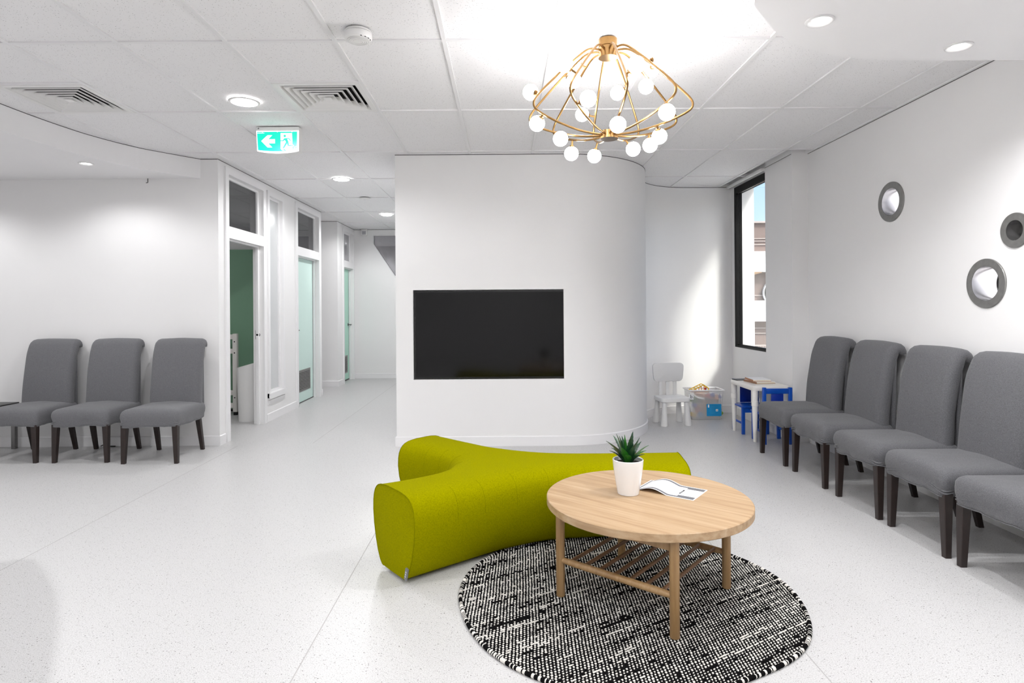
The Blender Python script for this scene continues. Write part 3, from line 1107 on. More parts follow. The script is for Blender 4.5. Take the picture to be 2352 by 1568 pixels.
t = thing('smoke_detector', 'round white smoke detector near the square vent', 'smoke detector', (-0.764, 3.216, ZC))
lathe('base', M['plastic'], [(0, 0), (.068, 0), (.072, -.006), (.072, -.012)], t, 36)
lathe('seam_gap', M['dark'], [(.066, -.010), (.066, -.016)], t, 36)
lathe('cover', M['plastic'], [(.073, -.014), (.074, -.036), (.068, -.046), (.045, -.053), (0, -.055)], t, 36)
for r in (.026, .036, .046, .056):
    z = -.0535 + (r > .05) * .0035
    lathe('rim_line', M['lamp_trim'], [(r - .0015, z), (r, z - .0016), (r + .0015, z)], t, 36)
for k in range(4):
    a = -1.1 + k * .35
    box('slot', M['dark'], -.002, .002, -.004, .004, -.0012, .0012, t, mtx=Matrix.Translation((.066 * math.cos(a), .066 * math.sin(a), -.0468)) @ Matrix.Rotation(a, 4, 'Z'))
t = thing('ceiling_sensor', 'small flat round sensor on the corridor ceiling', 'sensor', (-1.857, 8.14, ZC))
lathe('base', M['plastic'], [(0, 0), (.075, 0), (.075, -.012), (.06, -.018), (0, -.019)], t, 28)
lathe('lens', M['lamp_trim'], [(0, -.024), (.02, -.021), (.022, -.018)], t, 20)
t = thing('motion_sensor', 'small boxy white motion sensor high on the corridor end wall', 'sensor', (-2.62, YE, 2.745))
box('case', M['plastic'], -.055, .055, -.06, 0, -.06, .06, t, .008)
box('window', M['ink_pale'], -.035, .035, -.064, -.058, -.045, .02, t, .002)
t = thing('wall_hook', 'tiny metal hook under the bulkhead edge by the doorway', 'hook', (-3.47, YL, ZS))
rod('shank', M['chrome'], [(0, -.012, 0), (0, -.012, -.035), (.004, -.02, -.042), (-.012, -.02, -.044)], .004, t, 6)

# ------------------------------------------------------------------ exit sign
def exit_sign():
    X0, Yf, Z0 = -1.99, 4.905, ZC
    K = .0002235
    t = thing('exit_sign', 'lit green running man exit sign with arrow on the ceiling', 'exit sign', (0, 0, 0))
    S = lambda x, y: (X0 + (x - 230) * K, Z0 - (y - 330) * K)
    teal = mat('sign_teal_lit', (0, 120, 98), 0.3, emit=0.46, emit_rgb=(0, 246, 212))
    white = mat('sign_white_lit', (255, 255, 255), 0.3, emit=0.45, emit_rgb=(255, 255, 255))
    def arc_bottom(x0, x1, yb, sag, n=10):
        return [S(x0 + (x1 - x0) * k / n, yb + sag * (1 - (2 * k / n - 1) ** 2)) for k in range(n + 1)]
    body = [S(235, 330), S(1760, 325), S(1765, 1240)][::-1]
    outl = arc_bottom(265, 1760, 1215, 75) + [S(1765, 480), S(1760, 330), S(225, 332), S(222, 480)]
    slab('housing', M['plastic'], outl, [], lambda a, b, w: (a, Yf + w, b), .075, t)
    face_in = arc_bottom(285, 1690, 1170, 48) + [S(1705, 505), S(250, 508)]
    slab('bezel', white, arc_bottom(262, 1755, 1205, 70) + [S(1768, 475), S(226, 482)], [face_in], lambda a, b, w: (a, Yf - .006 + w, b), .006, t)
    slab('panel', teal, face_in, [], lambda a, b, w: (a, Yf - .002 + w, b), .002, t)
    def flat(name, pts, m, lay):
        return slab(name, m, [S(*p) for p in pts], [], lambda a, b, w: (a, Yf - .002 - .0012 * lay + w, b), .0012, t)
    flat('arrow', [(400, 840), (630, 630), (800, 630), (660, 775), (900, 775), (900, 925), (660, 925), (800, 1070), (630, 1070)], white, 1)
    flat('doorway', [(1105, 555), (1515, 555), (1530, 960), (1560, 980), (1590, 1030), (1520, 1055), (1540, 1180), (1150, 1180), (1105, 1130)], white, 1)
    flat('man_head', [(1255 + 44 * math.cos(2 * PI * k / 20), 662 + 44 * math.sin(2 * PI * k / 20)) for k in range(20)], teal, 2)
    flat('man_torso', [(1240, 745), (1410, 738), (1340, 775), (1392, 880), (1300, 905), (1285, 860), (1245, 795)], teal, 2)
    flat('man_arm', [(1240, 745), (1185, 825), (1110, 825), (1110, 850), (1208, 850), (1262, 795)], teal, 3)
    flat('man_arm', [(1400, 738), (1478, 825), (1455, 840), (1378, 758)], teal, 3)
    flat('man_leg', [(1300, 880), (1362, 900), (1228, 1108), (1172, 1108)], teal, 3)
    flat('man_leg', [(1342, 895), (1388, 870), (1402, 985), (1560, 1000), (1562, 1026), (1358, 1026)], teal, 4)
    flat('man_foot', [(1192, 1132), (1238, 1132), (1295, 1180), (1228, 1180)], teal, 2)
    flat('floor_lines', [(1600, 1050), (1690, 1030), (1690, 1044), (1606, 1064)], white, 1)
    flat('floor_lines', [(1590, 1085), (1660, 1100), (1655, 1112), (1592, 1098)], white, 1)
    flat('maker_line', [(262, 540), (440, 540), (520, 548), (512, 562), (264, 562)], white, 1)
    for x in (455, 988, 1515):
        flat('clip', [(x - 16, 505), (x + 16, 505), (x + 12, 528), (x - 12, 528)], white, 2)
    flat('test_mark', [(292, 362), (326, 362), (318, 410), (296, 410)], M['ink_grey'], 1)
    flat('test_mark', [(258, 382), (284, 380), (284, 404), (258, 404)], M['ink_pale'], 1)
exit_sign()

# ------------------------------------------------------------------ television
def tv():
    x0, x1, z0, z1 = TV
    t = thing('television', 'large black flat television set into the white curved wall', 'television', ((x0 + x1) / 2, YT + NICHE, z0))
    w, h = x1 - x0, z1 - z0
    g = .006
    box('back_case', M['black'], -w / 2 + g, w / 2 - g, -.028, -.001, g, h - g, t)
    bm = bmesh.new()
    b = .016
    ya, yb = -.034, -.020
    bx(bm, -w / 2 + g, -w / 2 + g + b, ya, yb, g, h - g)
    bx(bm, w / 2 - g - b, w / 2 - g, ya, yb, g, h - g)
    bx(bm, -w / 2 + g + b, w / 2 - g - b, ya, yb, g, g + b)
    bx(bm, -w / 2 + g + b, w / 2 - g - b, ya, yb, h - g - b, h - g)
    from_bm('bezel', bm, M['black'], t)
    box('screen', M['screen'], -w / 2 + g + b, w / 2 - g - b, -.0295, -.027, g + b, h - g - b, t)
tv()

# ------------------------------------------------------------------ porthole rings
def porthole(y, z, ro, ri, seethrough, label):
    t = thing('porthole', label, 'porthole', (XR, y, z), 0, 'steel portholes in the white wall')
    ax = Matrix.Rotation(-PI / 2, 3, 'Y')   # local z -> -X (into the room)
    lathe('flange', M['steel'], [(ri, 0), (ri, .010), (ro - .002, .010), (ro, .007), (ro, .0)], t, 56, (0, 0, 0), ax, 25)
    lathe('sleeve', M['pipe'], [(ri - .001, .009), (ri - .001, -.17)], t, 56, (0, 0, 0), ax)
    lathe('gasket', M['black'], [(ri - .001, -.150), (ri - .008, -.152), (ri - .008, -.160), (ri - .001, -.162)], t, 56, (0, 0, 0), ax)
    lathe('end_disc', M['frost'] if seethrough else M['pipe'], [(0, -.165), (ri, -.165)], t, 48, (0, 0, 0), ax)
porthole(*RINGS[0], 'steel rimmed porthole highest on the wall, nearest the window')
porthole(*RINGS[1], 'largest looking steel rimmed porthole, lowest on the wall above the chairs')
porthole(*RINGS[2], 'small thick rimmed steel porthole at the picture edge')

# ------------------------------------------------------------------ slip-covered chairs
def wobble(v, f, a, seed=0.0):
    p = Vector(v) * f + Vector((seed, seed * 1.7, seed * .3))
    return Vector((noise.noise(p), noise.noise(p + Vector((31, 7, 3))), noise.noise(p + Vector((5, 51, 17))))) * a

def loft(bm, rings, cap0=True, cap1=True):
    R_ = [[bm.verts.new(p) for p in ring] for ring in rings]
    n = len(R_[0])
    for A, Bv in zip(R_, R_[1:]):
        for k in range(n):
            bm.faces.new((A[k], A[(k + 1) % n], Bv[(k + 1) % n], Bv[k]))
    for ring, on in ((R_[0], cap0), (R_[-1], cap1)):
        if on:
            c = sum((v.co for v in ring), Vector()) / n
            cv = bm.verts.new(c)
            for k in range(n):
                bm.faces.new((ring[k], ring[(k + 1) % n], cv))

def chair(name, label, loc, rotz, seed, group, fab='grey_fab', wrinkle=1.0):
    t = thing(name, label, 'chair', loc, rotz, group)
    # seat: front towards -y
    W_, D_ = .50, .53
    base = subdiv_loop(rrect(W_, D_, .035, 4), .035)
    rings = []
    for z, ins, wv in ((.318, .016, 1.2), (.322, .008, 1.6), (.335, .004, 2.0), (.352, .004, 1.8), (.372, .000, 1.3), (.400, -.003, .7), (.430, .000, .3), (.450, .009, .2), (.464, .026, .15), (.471, .055, .15), (.474, .10, .1), (.476, .16, .0)):
        ring = []
        for x, y in base:
            fx, fy = (W_ / 2 - ins) / (W_ / 2), (D_ / 2 - ins) / (D_ / 2)
            p = Vector((x * fx, y * fy - .01, z))
            # fuller in the middle of the front edge
            p.z += .008 * math.cos(PI * x / W_) if z > .42 else 0
            p += wobble(p, 9, .006 * wv * wrinkle, seed) + wobble((p.x, p.y, p.z * 3.0), 26, .0026 * wv * wrinkle, seed + 3)
            ring.append(p)
        rings.append(ring)
    # uneven hem
    for k, p in enumerate(rings[0]):
        dz = .010 * noise.noise(Vector((p.x * 7, p.y * 7, seed)))
        for r_ in rings[:3]:
            r_[k].z += dz
    bm = bmesh.new()
    loft(bm, rings, True, True)
    seat = from_bm('seat', bm, M[fab], t, True)
    # stitched hem
    rod('hem', M[fab], [Vector((p.x * 1.004, p.y * 1.004, p.z)) for p in rings[1]], .0028, seat, 5, True)
    # gathered folds at the front corners
    for sx in (-1, 1):
        for dz in (0, .013):
            pts = [(sx * .246, -.215, .345 + dz), (sx * .243, -.252, .338 + dz), (sx * .225, -.2685, .342 + dz), (sx * .17, -.2715, .356 + dz), (sx * .12, -.271, .366 + dz)]
            rod('gathered_fold', M[fab], catmull(pts, 4), [.0012, .002, .003, .004, .0048, .0052, .0054, .0052, .005, .0046, .004, .0034, .003, .0024, .002, .0015, .001], seat, 6)
    # backrest: swept section following a leaning line that rolls back at the top
    line = [(.186, .36), (.191, .46), (.201, .60), (.217, .74), (.240, .88), (.258, .945), (.272, .985)]
    P = catmull([(y, z, 0) for y, z in line], 4)
    P = [Vector((p[0], p[1])) for p in P]
    d = (P[-1] - P[-2]).normalized()
    c = P[-1] + Vector((.034, -.010))
    a0 = math.atan2(P[-1].y - c.y, P[-1].x - c.x)
    rr = (P[-1] - c).length
    for k in range(1, 8):
        a = a0 - k * (PI * .95 / 7)
        P.append(c + Vector((math.cos(a), math.sin(a))) * rr)
    n = len(P)
    rings = []
    for i, p in enumerate(P):
        tdir = (P[min(i + 1, n - 1)] - P[max(i - 1, 0)]).normalized()
        nrm = Vector((-tdir.y, tdir.x))       # to the front
        s = i / (n - 1)
        curl = max(0, i - (n - 8)) / 7
        w = .474 - .012 * s - .030 * curl ** 1.5
        th = (.104 - .016 * s) * (1 - .22 * curl)
        ring = []
        for x, q in subdiv_loop(rrect(w, th, min(.046, th * .47), 5), .06):
            f = 1.0
            bul = .008 * math.cos(PI * x / w) if q > 0 else 0
            pp = Vector((x, p.x - (nrm.x * (q + bul)) * -1, p.y + nrm.y * (q + bul)))
            pp += wobble(pp, 6, .004 * (1 - s * .5), seed + 9)
            ring.append(pp)
        rings.append(ring)
    bm = bmesh.new()
    loft(bm, rings)
    from_bm('backrest', bm, M[fab], t, True)
    # rear skirt of the cover falling from the roll
    bm = bmesh.new()
    rg = []
    for z, y, w in ((.94, .285, .425), (.80, .280, .43), (.60, .276, .435), (.40, .272, .44), (.335, .270, .44)):
        rg.append([Vector((x, y + q, z)) for x, q in subdiv_loop(rrect(w, .030, .013, 3), .08)])
    loft(bm, rg)
    from_bm('cover_skirt', bm, M[fab], t, True)
    # four tapered legs
    def leg(x0, y0, x1, y1, a, b):
        bm = bmesh.new()
        A = [Vector((x0 + sx * a, y0 + sy * a, .335)) for sx, sy in ((-1, -1), (1, -1), (1, 1), (-1, 1))]
        Bv = [Vector((x1 + sx * b, y1 + sy * b, 0)) for sx, sy in ((-1, -1), (1, -1), (1, 1), (-1, 1))]
        loft(bm, [Bv, A], True, True)
        bmesh.ops.bevel(bm, geom=[e for e in bm.edges if abs(e.verts[0].co.z - e.verts[1].co.z) > .1], offset=.003, segments=1, affect='EDGES')
        from_bm('leg', bm, M['leg'], t)
    for sx in (-1, 1):
        leg(sx * .218, -.238, sx * .228, -.243, .0245, .0165)
        leg(sx * .200, .195, sx * .205, .272, .022, .016)
    return t

GL, GR = 'grey covered chairs against the doorway wall', 'grey covered chairs under the portholes'
for i, (x, y, rz, lab) in enumerate((
        (-4.325, 5.555, -.02, 'grey slip-covered chair beside the black side table, cut by the picture edge'),
        (-3.71, 5.55, .01, 'grey slip-covered chair with creased seat, middle of the three by the doorway'),
        (-3.077, 5.50, .015, 'grey slip-covered chair nearest the open doorway'))):
    chair('covered_chair', lab, (x, y, 0), rz, 2.3 + i * 5.1, GL, 'grey_fab', 1.3 if i == 1 else .9)
for i, (y, x, lab) in enumerate((
        (5.26, 2.566, 'grey slip-covered chair next to the blue children\'s chairs, furthest of its row'),
        (4.64, 2.566, 'grey slip-covered chair, second along from the children\'s table'),
        (4.005, 2.566, 'grey slip-covered chair in the middle of the row under the portholes'),
        (3.43, 2.566, 'grey slip-covered chair, fourth along from the children\'s table'),
        (2.865, 2.565, 'grey slip-covered chair nearest the camera, cut by the picture edge'))):
    chair('covered_chair', lab, (x, y, 0), -PI / 2, 21.7 + i * 3.3, GR, 'grey_fab2', 1.0 + .25 * (i > 1))

# side table at the picture edge
t = thing('side_table', 'low black topped side table with grey metal legs by the wall', 'table', (-4.98, 5.62, 0))
box('top', M['black'], -.28, .28, -.26, .26, .418, .448, t, .003)
for sx in (-1, 1):
    for sy in (-1, 1):
        box('leg', M['chrome'], sx * .25 - .018, sx * .25 + .018, sy * .235 - .018, sy * .235 + .018, 0, .418, t)

# ------------------------------------------------------------------ green three-armed ottoman
def ottoman():
    ends = [((-.695, 3.20), (-.430, 2.865)), ((1.025, 3.34), (1.075, 3.845)), ((-.435, 4.36), (-.715, 4.06))]
    sides = [[(-.430, 2.865), (-.20, 3.045), (.03, 3.215), (.28, 3.335), (.58, 3.372), (.84, 3.362), (1.025, 3.34)],
             [(1.075, 3.845), (.70, 3.835), (.28, 3.855), (-.02, 3.985), (-.22, 4.155), (-.435, 4.36)],
             [(-.715, 4.06), (-.55, 3.93), (-.385, 3.765), (-.335, 3.60), (-.385, 3.43), (-.53, 3.30), (-.695, 3.20)]]
    pts, dirs, info = [], [], []
    NE = 8
    for k in range(3):
        a, b = Vector((*ends[k][0], 0)), Vector((*ends[k][1], 0))
        mid, ut = (a + b) / 2, (b - a).normalized()
        hw = (b - a).length / 2
        nrm = Vector((ut.y, -ut.x, 0))
        for i in range(NE):
            s = i / NE * 2 - 1
            pts.append(a.lerp(b, i / NE))
            dirs.append(-ut * s)
            info.append(('end', k, s, nrm))
        C = catmull([(x, y, 0) for x, y in sides[k]], 7)
        m = len(C)
        u2 = None
        for i in range(m - 1):
            p = C[i]
            tg = (C[min(i + 1, m - 1)] - C[max(i - 1, 0)]).normalized()
            nin = Vector((-tg.y, tg.x, 0))
            # blend to the end-face tangent at both ends
            nxt = ends[(k + 1) % 3]
            t2 = (Vector((*nxt[1], 0)) - Vector((*nxt[0], 0))).normalized()
            f0 = max(0, 1 - i / 5)
            f1 = max(0, 1 - (m - 1 - i) / 5)
            dvec = nin * (1 - f0) * (1 - f1) - ut * f0 + t2 * f1
            pts.append(p)
            dirs.append(dvec.normalized())
            info.append(('side', k, i, None))
    prof = [(.018, .108), (.022, .094), (.04, .074), (.08, .050), (.14, .027), (.21, .009), (.28, 0.0), (.33, .002), (.362, .008), (.388, .020), (.406, .036), (.419, .056), (.428, .085), (.433, .125), (.435, .160)]
    rings = []
    for z, ins in prof:
        ring = []
        for p, d, nf in zip(pts, dirs, info):
            q = p + d * ins
            q = Vector((q.x, q.y, z))
            if nf[0] == 'end':
                q += nf[3] * (.018 * (1 - nf[2] ** 2) * math.sin(PI * min(1, max(0, z / .43))))
            ring.append(q)
        rings.append(ring)
    t = thing('ottoman', 'lime green felt ottoman with three rounded arms on the floor', 'ottoman', (0, 0, 0))
    bm = bmesh.new()
    Rv = [[bm.verts.new(p) for p in r_] for r_ in rings]
    n = len(pts)
    for A, Bv in zip(Rv, Rv[1:]):
        for k in range(n):
            bm.faces.new((A[k], A[(k + 1) % n], Bv[(k + 1) % n], Bv[k]))
    tri = tessellate_polygon([[v.co.copy() for v in Rv[-1]]])
    for tr in tri:
        bm.faces.new([Rv[-1][i] for i in tr])
    bm.faces.new(Rv[0])
    body = from_bm('body', bm, M['felt'], t)
    autosmooth(body, 48)
    # inset dark plinth
    tri = None
    # piping round the three end faces
    e0 = [i for i, nf in enumerate(info) if nf[0] == 'end' and abs(nf[2] + 1) < 1e-6]
    for s in e0:
        e = (s + NE) % n
        L = [r_[s] for r_ in rings] + [rings[-1][s + i] for i in range(1, NE)] + [r_[e] for r_ in reversed(rings)]
        rod('piping', M['felt_seam'], L, .0026, body, 6)
    # stitched darts on the concave sides
    for i, nf in enumerate(info):
        if nf[0] != 'side':
            continue
        k, j = nf[1], nf[2]
        if (k == 0 and j in (6, 10, 15, 20, 25, 31)) or (k == 2 and j in (8, 12, 17, 22, 27)) or (k == 1 and j in (8, 14, 20)):
            L = [r_[i] for r_ in rings[6:13]]
            rod('stitch_line', M['felt_seam'], L, .0009, body, 5)
    # foot plates
    for c in ((-.45, 3.10), (.90, 3.60), (-.48, 4.12)):
        o = lathe('glide', M['black'], [(0, 0), (.03, 0), (.03, .02), (0, .02)], t, 14, (c[0], c[1], 0))
    # maker's tag by the near corner
    i = (e0[0] + NE) % n
    p = rings[2][i].lerp(rings[3][i], .4)
    b = Vector((*ends[0][0], 0)) - Vector((*ends[0][1], 0))
    ang = math.atan2(b.y, b.x)
    mt = Matrix.Translation(p + Vector((-.004, -.004, 0))) @ Matrix.Rotation(ang, 4, 'Z') @ Matrix.Rotation(-.28, 4, 'Y')
    tg = box('sewn_tag', M['tag'], -.004, .014, -.003, .006, -.03, .03, t, mtx=mt)
    for z in (-.012, 0, .012):
        box('tag_mark', M['tag_print'], .0, .009, .006, .0066, z - .003, z + .003, tg, mtx=mt)
ottoman()

# ------------------------------------------------------------------ round rug
def rug():
    cx, cy = .555, 2.80
    t = thing('rug', 'round black and white woven rug under the wooden coffee table', 'rug', (cx, cy, 0))
    def rad(a):
        # slightly out of round
        d = math.atan2(math.sin(a + 1.15), math.cos(a + 1.15))
        return .772 - .055 * math.exp(-(d / .5) ** 2) + .006 * math.sin(3 * a + .4) + .004 * math.sin(7 * a)
    N = 220
    out = [(rad(2 * PI * k / N) * math.cos(2 * PI * k / N), rad(2 * PI * k / N) * math.sin(2 * PI * k / N)) for k in range(N)]
    slab('backing', M['wool_black'], out, [], lambda a, b, w: (a, b, .001 + w), .006, t)
    th = math.radians(31)
    ux, uy = math.cos(th), math.sin(th)
    def dome(V, F, x, y, L, w, h, z):
        b = len(V)
        sg = 7
        for (f, zz) in ((1.0, 0.0), (.80, .62)):
            for k in range(sg):
                a = 2 * PI * k / sg
                lx, ly = L * f * math.cos(a), w * f * math.sin(a)
                V.append((x + lx * ux - ly * uy, y + lx * uy + ly * ux, z + h * zz))
        V.append((x, y, z + h))
        for k in range(sg):
            k2 = (k + 1) % sg
            F.append((b + k, b + k2, b + sg + k2, b + sg + k))
            F.append((b + sg + k, b + sg + k2, b + 2 * sg))
    sets = {'w': ([], []), 'b': ([], [])}
    row, col = .0128, .0165
    rr = random.Random(5)
    nr = int(.8 / row)
    for i in range(-nr, nr + 1):
        base = .30 * noise.noise(Vector((i * .43, 2.1, 0)))
        for j in range(-50, 51):
            s = (j + (.5 if i % 2 else 0)) * col + rr.uniform(-.0012, .0012)
            q = i * row + rr.uniform(-.0008, .0008) + .004 * noise.noise(Vector((s * 3, i * .1, 5)))
            for half in (0, 1):
                s2 = s + half * col * .5
                x, y = s2 * ux - q * uy, s2 * uy + q * ux
                if math.hypot(x, y) > rad(math.atan2(y, x)) - .013:
                    continue
                pw = .0 + .6 * base + .42 * noise.noise(Vector((s2 * 2.6, i * .83, 1.3))) + .12 * noise.noise(Vector((s2 * 9, i * .7, 7.3))) + rr.uniform(-.16, .16)
                big = rr.uniform(.85, 1.12)
                if half == 0 and pw > 0:
                    dome(*sets['w'], x, y, .0060 * big, .0041 * big, .0056 * big, .0066)
                elif half == 0 and pw > -.24:
                    dome(*sets['w'], x, y, .0060 * big, .0024 * big, .0045 * big, .0066)
                elif half == 1 and pw > .26:
                    dome(*sets['w'], x, y, .0050 * big, .0030 * big, .0048 * big, .0066)
                else:
                    dome(*sets['b'], x, y, .0058 * big, .0052 * big, .0058 * big, .0060)
    for key, nm, m in (('w', 'white_stitches', 'wool_white'), ('b', 'black_stitches', 'wool_black')):
        me = bpy.data.meshes.new(nm)
        me.from_pydata(*[sets[key][0], [], sets[key][1]])
        me.update()
        o = link(nm, me, M[m], t, True)
        o['kind'] = 'stuff'
    # bound edge: wraps of both colours
    W_ = {'w': bmesh.new(), 'b': bmesh.new()}
    NB = 860
    for k in range(NB):
        a0, a1 = 2 * PI * k / NB, 2 * PI * (k + .95) / NB
        key = 'w' if rr.random() < .36 else 'b'
        pa = [((rad(a) - .004) * math.cos(a), (rad(a) - .004) * math.sin(a), .0085) for a in (a0, (a0 + a1) / 2, a1)]
        tube(W_[key], pa, [.0080, .0092, .0080], 6)
    for key, nm, m in (('w', 'white_edge_binding', 'wool_white'), ('b', 'black_edge_binding', 'wool_black')):
        o = from_bm(nm, W_[key], M[m], t, True)
        o['kind'] = 'stuff'
rug()

# ------------------------------------------------------------------ coffee table
def coffee_table():
    zr = .0142
    t = thing('coffee_table', 'round oak coffee table with slatted shelf standing on the rug', 'table', (.648, 2.822, zr), math.radians(-40.4))
    r, zt, zb = .467, .433, .395
    lathe('tabletop', M['oak_top'], [(0, zb), (r - .004, zb), (r, zb + .004), (r, zt - .003), (r - .003, zt), (0, zt)], t, 128, (0, .02, 0))
    for sx in (-1, 1):
        for sy in (-1, 1):
            lathe('leg', M['oak_leg'], [(0, 0), (.018, 0), (.020, .003), (.0205, zb), (0, zb)], t, 24, (sx * .277, sy * .279 - .01, 0))
    for sy in (-1, 1):
        y = sy * .279 - .01
        rod('stretcher', M['oak_leg'], [(-.277 + .008, y, .165), (-.2, y, .165), (.2, y, .165), (.277 - .008, y, .165)], [.013, .0155, .0155, .013], t, 14)
        box('apron', M['oak_leg'], -.26, .26, y - .011, y + .011, zb - .05, zb, t)
    for k in range(7):
        x = -.222 + k * .074
        rod('shelf_rod', M['oak_dark'], [(x, -.287, .170), (x, .267, .170)], .0085, t, 12)
coffee_table()

# ------------------------------------------------------------------ potted aloe
def plant():
    z0 = .4455
    t = thing('potted_plant', 'spiky green aloe in a white ceramic pot on the coffee table', 'plant', (.583, 2.885, z0))
    lathe('pot', M['ceramic'], [(0, 0), (.046, 0), (.050, .004), (.058, .05), (.066, .10), (.071, .14), (.0725, .163), (.070, .166), (.066, .163), (.064, .145), (0, .142)], t, 48)
    lathe('soil', M['soil'], [(0, .150), (.03, .151), (.064, .147)], t, 24)
    rr = random.Random(4)
    spec = []
    for k in range(6):
        spec.append((k * 60 + 10, .11, 1.15, .0155))
    for k in range(8):
        spec.append((k * 45 + 22, .135, .80, .016))
    for k in range(7):
        spec.append((k * 51.4 + 5, .14, .42, .0155))
    for k in range(4):
        spec.append((k * 90 + 40, .125, .12, .012))
    for i, (az, L, lean, w) in enumerate(spec):
        az = math.radians(az + rr.uniform(-12, 12))
        L *= rr.uniform(.85, 1.1)
        lean += rr.uniform(-.1, .1)
        n = 16
        bm = bmesh.new()
        rows = []
        r, z, an = .014, .148, lean * .55
        for j in range(n + 1):
            s = j / n
            ww = w * (1 - s ** 1.7) * (.75 + .5 * min(1, s * 3)) + .0006
            tooth = ww * (.22 if j % 2 else 0)
            for sub in (0,):
                c = Vector((r, 0, z))
                nx = Vector((-math.sin(PI / 2 - an) * 1, 0, math.cos(PI / 2 - an))) * -1
                up = Vector((-math.cos(an), 0, math.sin(an)))
                th = .0045 * (1 - s) + .0008
                rows.append([c + Vector((0, -ww - tooth, 0)) + up * ww * .35, c - up * th, c + Vector((0, ww + tooth, 0)) + up * ww * .35, c + up * th * .15])
            st = L / n
            r += math.sin(an) * st
            z += math.cos(an) * st
            an += (lean * .55) / n * (1.1 if lean > .5 else .9)
        rot = Matrix.Rotation(az, 3, 'Z')
        loft(bm, [[rot @ p for p in q] for q in rows])
        o = from_bm('leaf', bm, M['leaf2'] if rr.random() < .22 else M['leaf'], t)
        autosmooth(o, 60)
plant()

# ------------------------------------------------------------------ leaflet on the table
def leaflet():
    z0 = .4465
    t = thing('leaflet', 'curled white leaflet with grey border lying beside the potted plant', 'leaflet', (.80, 2.935, z0), math.radians(-37))
    Lx, Ly = .29, .195
    def hgt(u):
        return .001 + .020 * max(0, math.sin(PI * min(1, max(0, (u - .04) / .52)))) ** 1.3
    def P(u, v, dz=0.0):
        return Vector(((u - .5) * Lx, (v - .5) * Ly, hgt(u) + dz))
    def patch(name, u0, u1, v0, v1, m, dz, parent, n=24, thick=.0004):
        bm = bmesh.new()
        A = []
        for k in range(n + 1):
            u = u0 + (u1 - u0) * k / n
            A.append([bm.verts.new(P(u, v, z)) for v, z in ((v0, dz), (v1, dz), (v1, dz + thick), (v0, dz + thick))])
        for a, b in zip(A, A[1:]):
            for k in range(4):
                bm.faces.new((a[k], a[(k + 1) % 4], b[(k + 1) % 4], b[k]))
        bm.faces.new(A[0])
        bm.faces.new(A[-1])
        return autosmooth(from_bm(name, bm, M[m], parent), 30)
    sheet = patch('sheet', 0, 1, 0, 1, 'paper', 0, t)
    e = .0004
    patch('printed_border', .02, .98, .035, .125, 'ink_grey', e, t, thick=.00015)
    patch('printed_border', .02, .98, .875, .965, 'ink_grey', e, t, thick=.00015)
    patch('printed_border', .70, .98, .125, .22, 'ink_grey', e, t, 8, .00015)
    patch('printed_border', .70, .98, .78, .875, 'ink_grey', e, t, 8, .00015)
    patch('printed_border', .02, .05, .125, .875, 'ink_grey', e, t, 4, .00015)
    patch('printed_bar', .675, .705, .32, .66, 'ink', e, t, 3, .0002)
    patch('printed_line', .672, .678, .16, .32, 'ink_grey', e, t, 2, .0002)
    for k in range(3):
        for q in range(4):
            patch('bar_lettering', .684, .697, .38 + q * .05, .41 + q * .05, 'ink_pale', e + .0002, t, 1, .0001)
        break
    for u, v0, v1 in ((.10, .2, .8), (.14, .25, .75), (.175, .22, .78), (.21, .3, .7), (.56, .25, .75), (.59, .3, .7), (.76, .28, .72), (.80, .26, .74), (.84, .30, .70), (.88, .32, .68)):
        patch('printed_text', u, u + .008, v0, v1, 'ink_pale', e, t, 2, .00015)
    patch('printed_heading', .075, .088, .22, .78, 'ink_grey', e, t, 2, .00015)
leaflet()

# ------------------------------------------------------------------ in the dim room behind the doorway
t = thing('waste_bin', 'tall white plastic bin with slanted rim inside the open doorway', 'bin', (-3.055, 7.22, 0))
bm = bmesh.new()
rings = []
for s in range(9):
    z = .66 * s / 8
    f = .86 + .14 * s / 8
    ring = []
    for k in range(32):
        a = 2 * PI * k / 32
        x, y = .125 * f * math.cos(a), .09 * f * math.sin(a)
        ring.append(Vector((x, y, z + (s / 8) ** 4 * x * .28)))
    rings.append(ring)
inner = [Vector((p.x * .95, p.y * .95, p.z)) for p in rings[-1]]
low = [Vector((p.x * .9, p.y * .9, .3)) for p in rings[-1]]
loft(bm, rings + [inner, low], True, True)
o = from_bm('body', bm, M['plastic'], t)
autosmooth(o, 40)
rod('rim', M['plastic'], rings[-1], .004, t, 6, True)
t = thing('cot_rail', 'white slatted cot side standing inside the open doorway', 'cot side', (-3.42, 7.62, 0))
for x in (-.62, .045):
    box('post', M['ivory'], x - .028, x + .028, -.028, .028, .04, 1.02, t, .006)
    box('foot', M['black'], x - .02, x + .02, -.02, .02, 0, .045, t)
for z in (.98, .80, .28, .12):
    box('rail', M['ivory'], -.60, .02, -.016, .016, z - .03, z + .03, t, .004)
for k in range(8):
    x = -.55 + k * .07
    box('slat', M['ivory'], x - .012, x + .012, -.008, .008, .14, .96, t)
for z in (.92, .78, .22):
    lathe('bolt', M['ink'], [(0, 0), (.008, 0), (.008, .003), (0, .004)], t, 10, (.045, -.028, z), Matrix.Rotation(PI / 2, 3, 'X'))

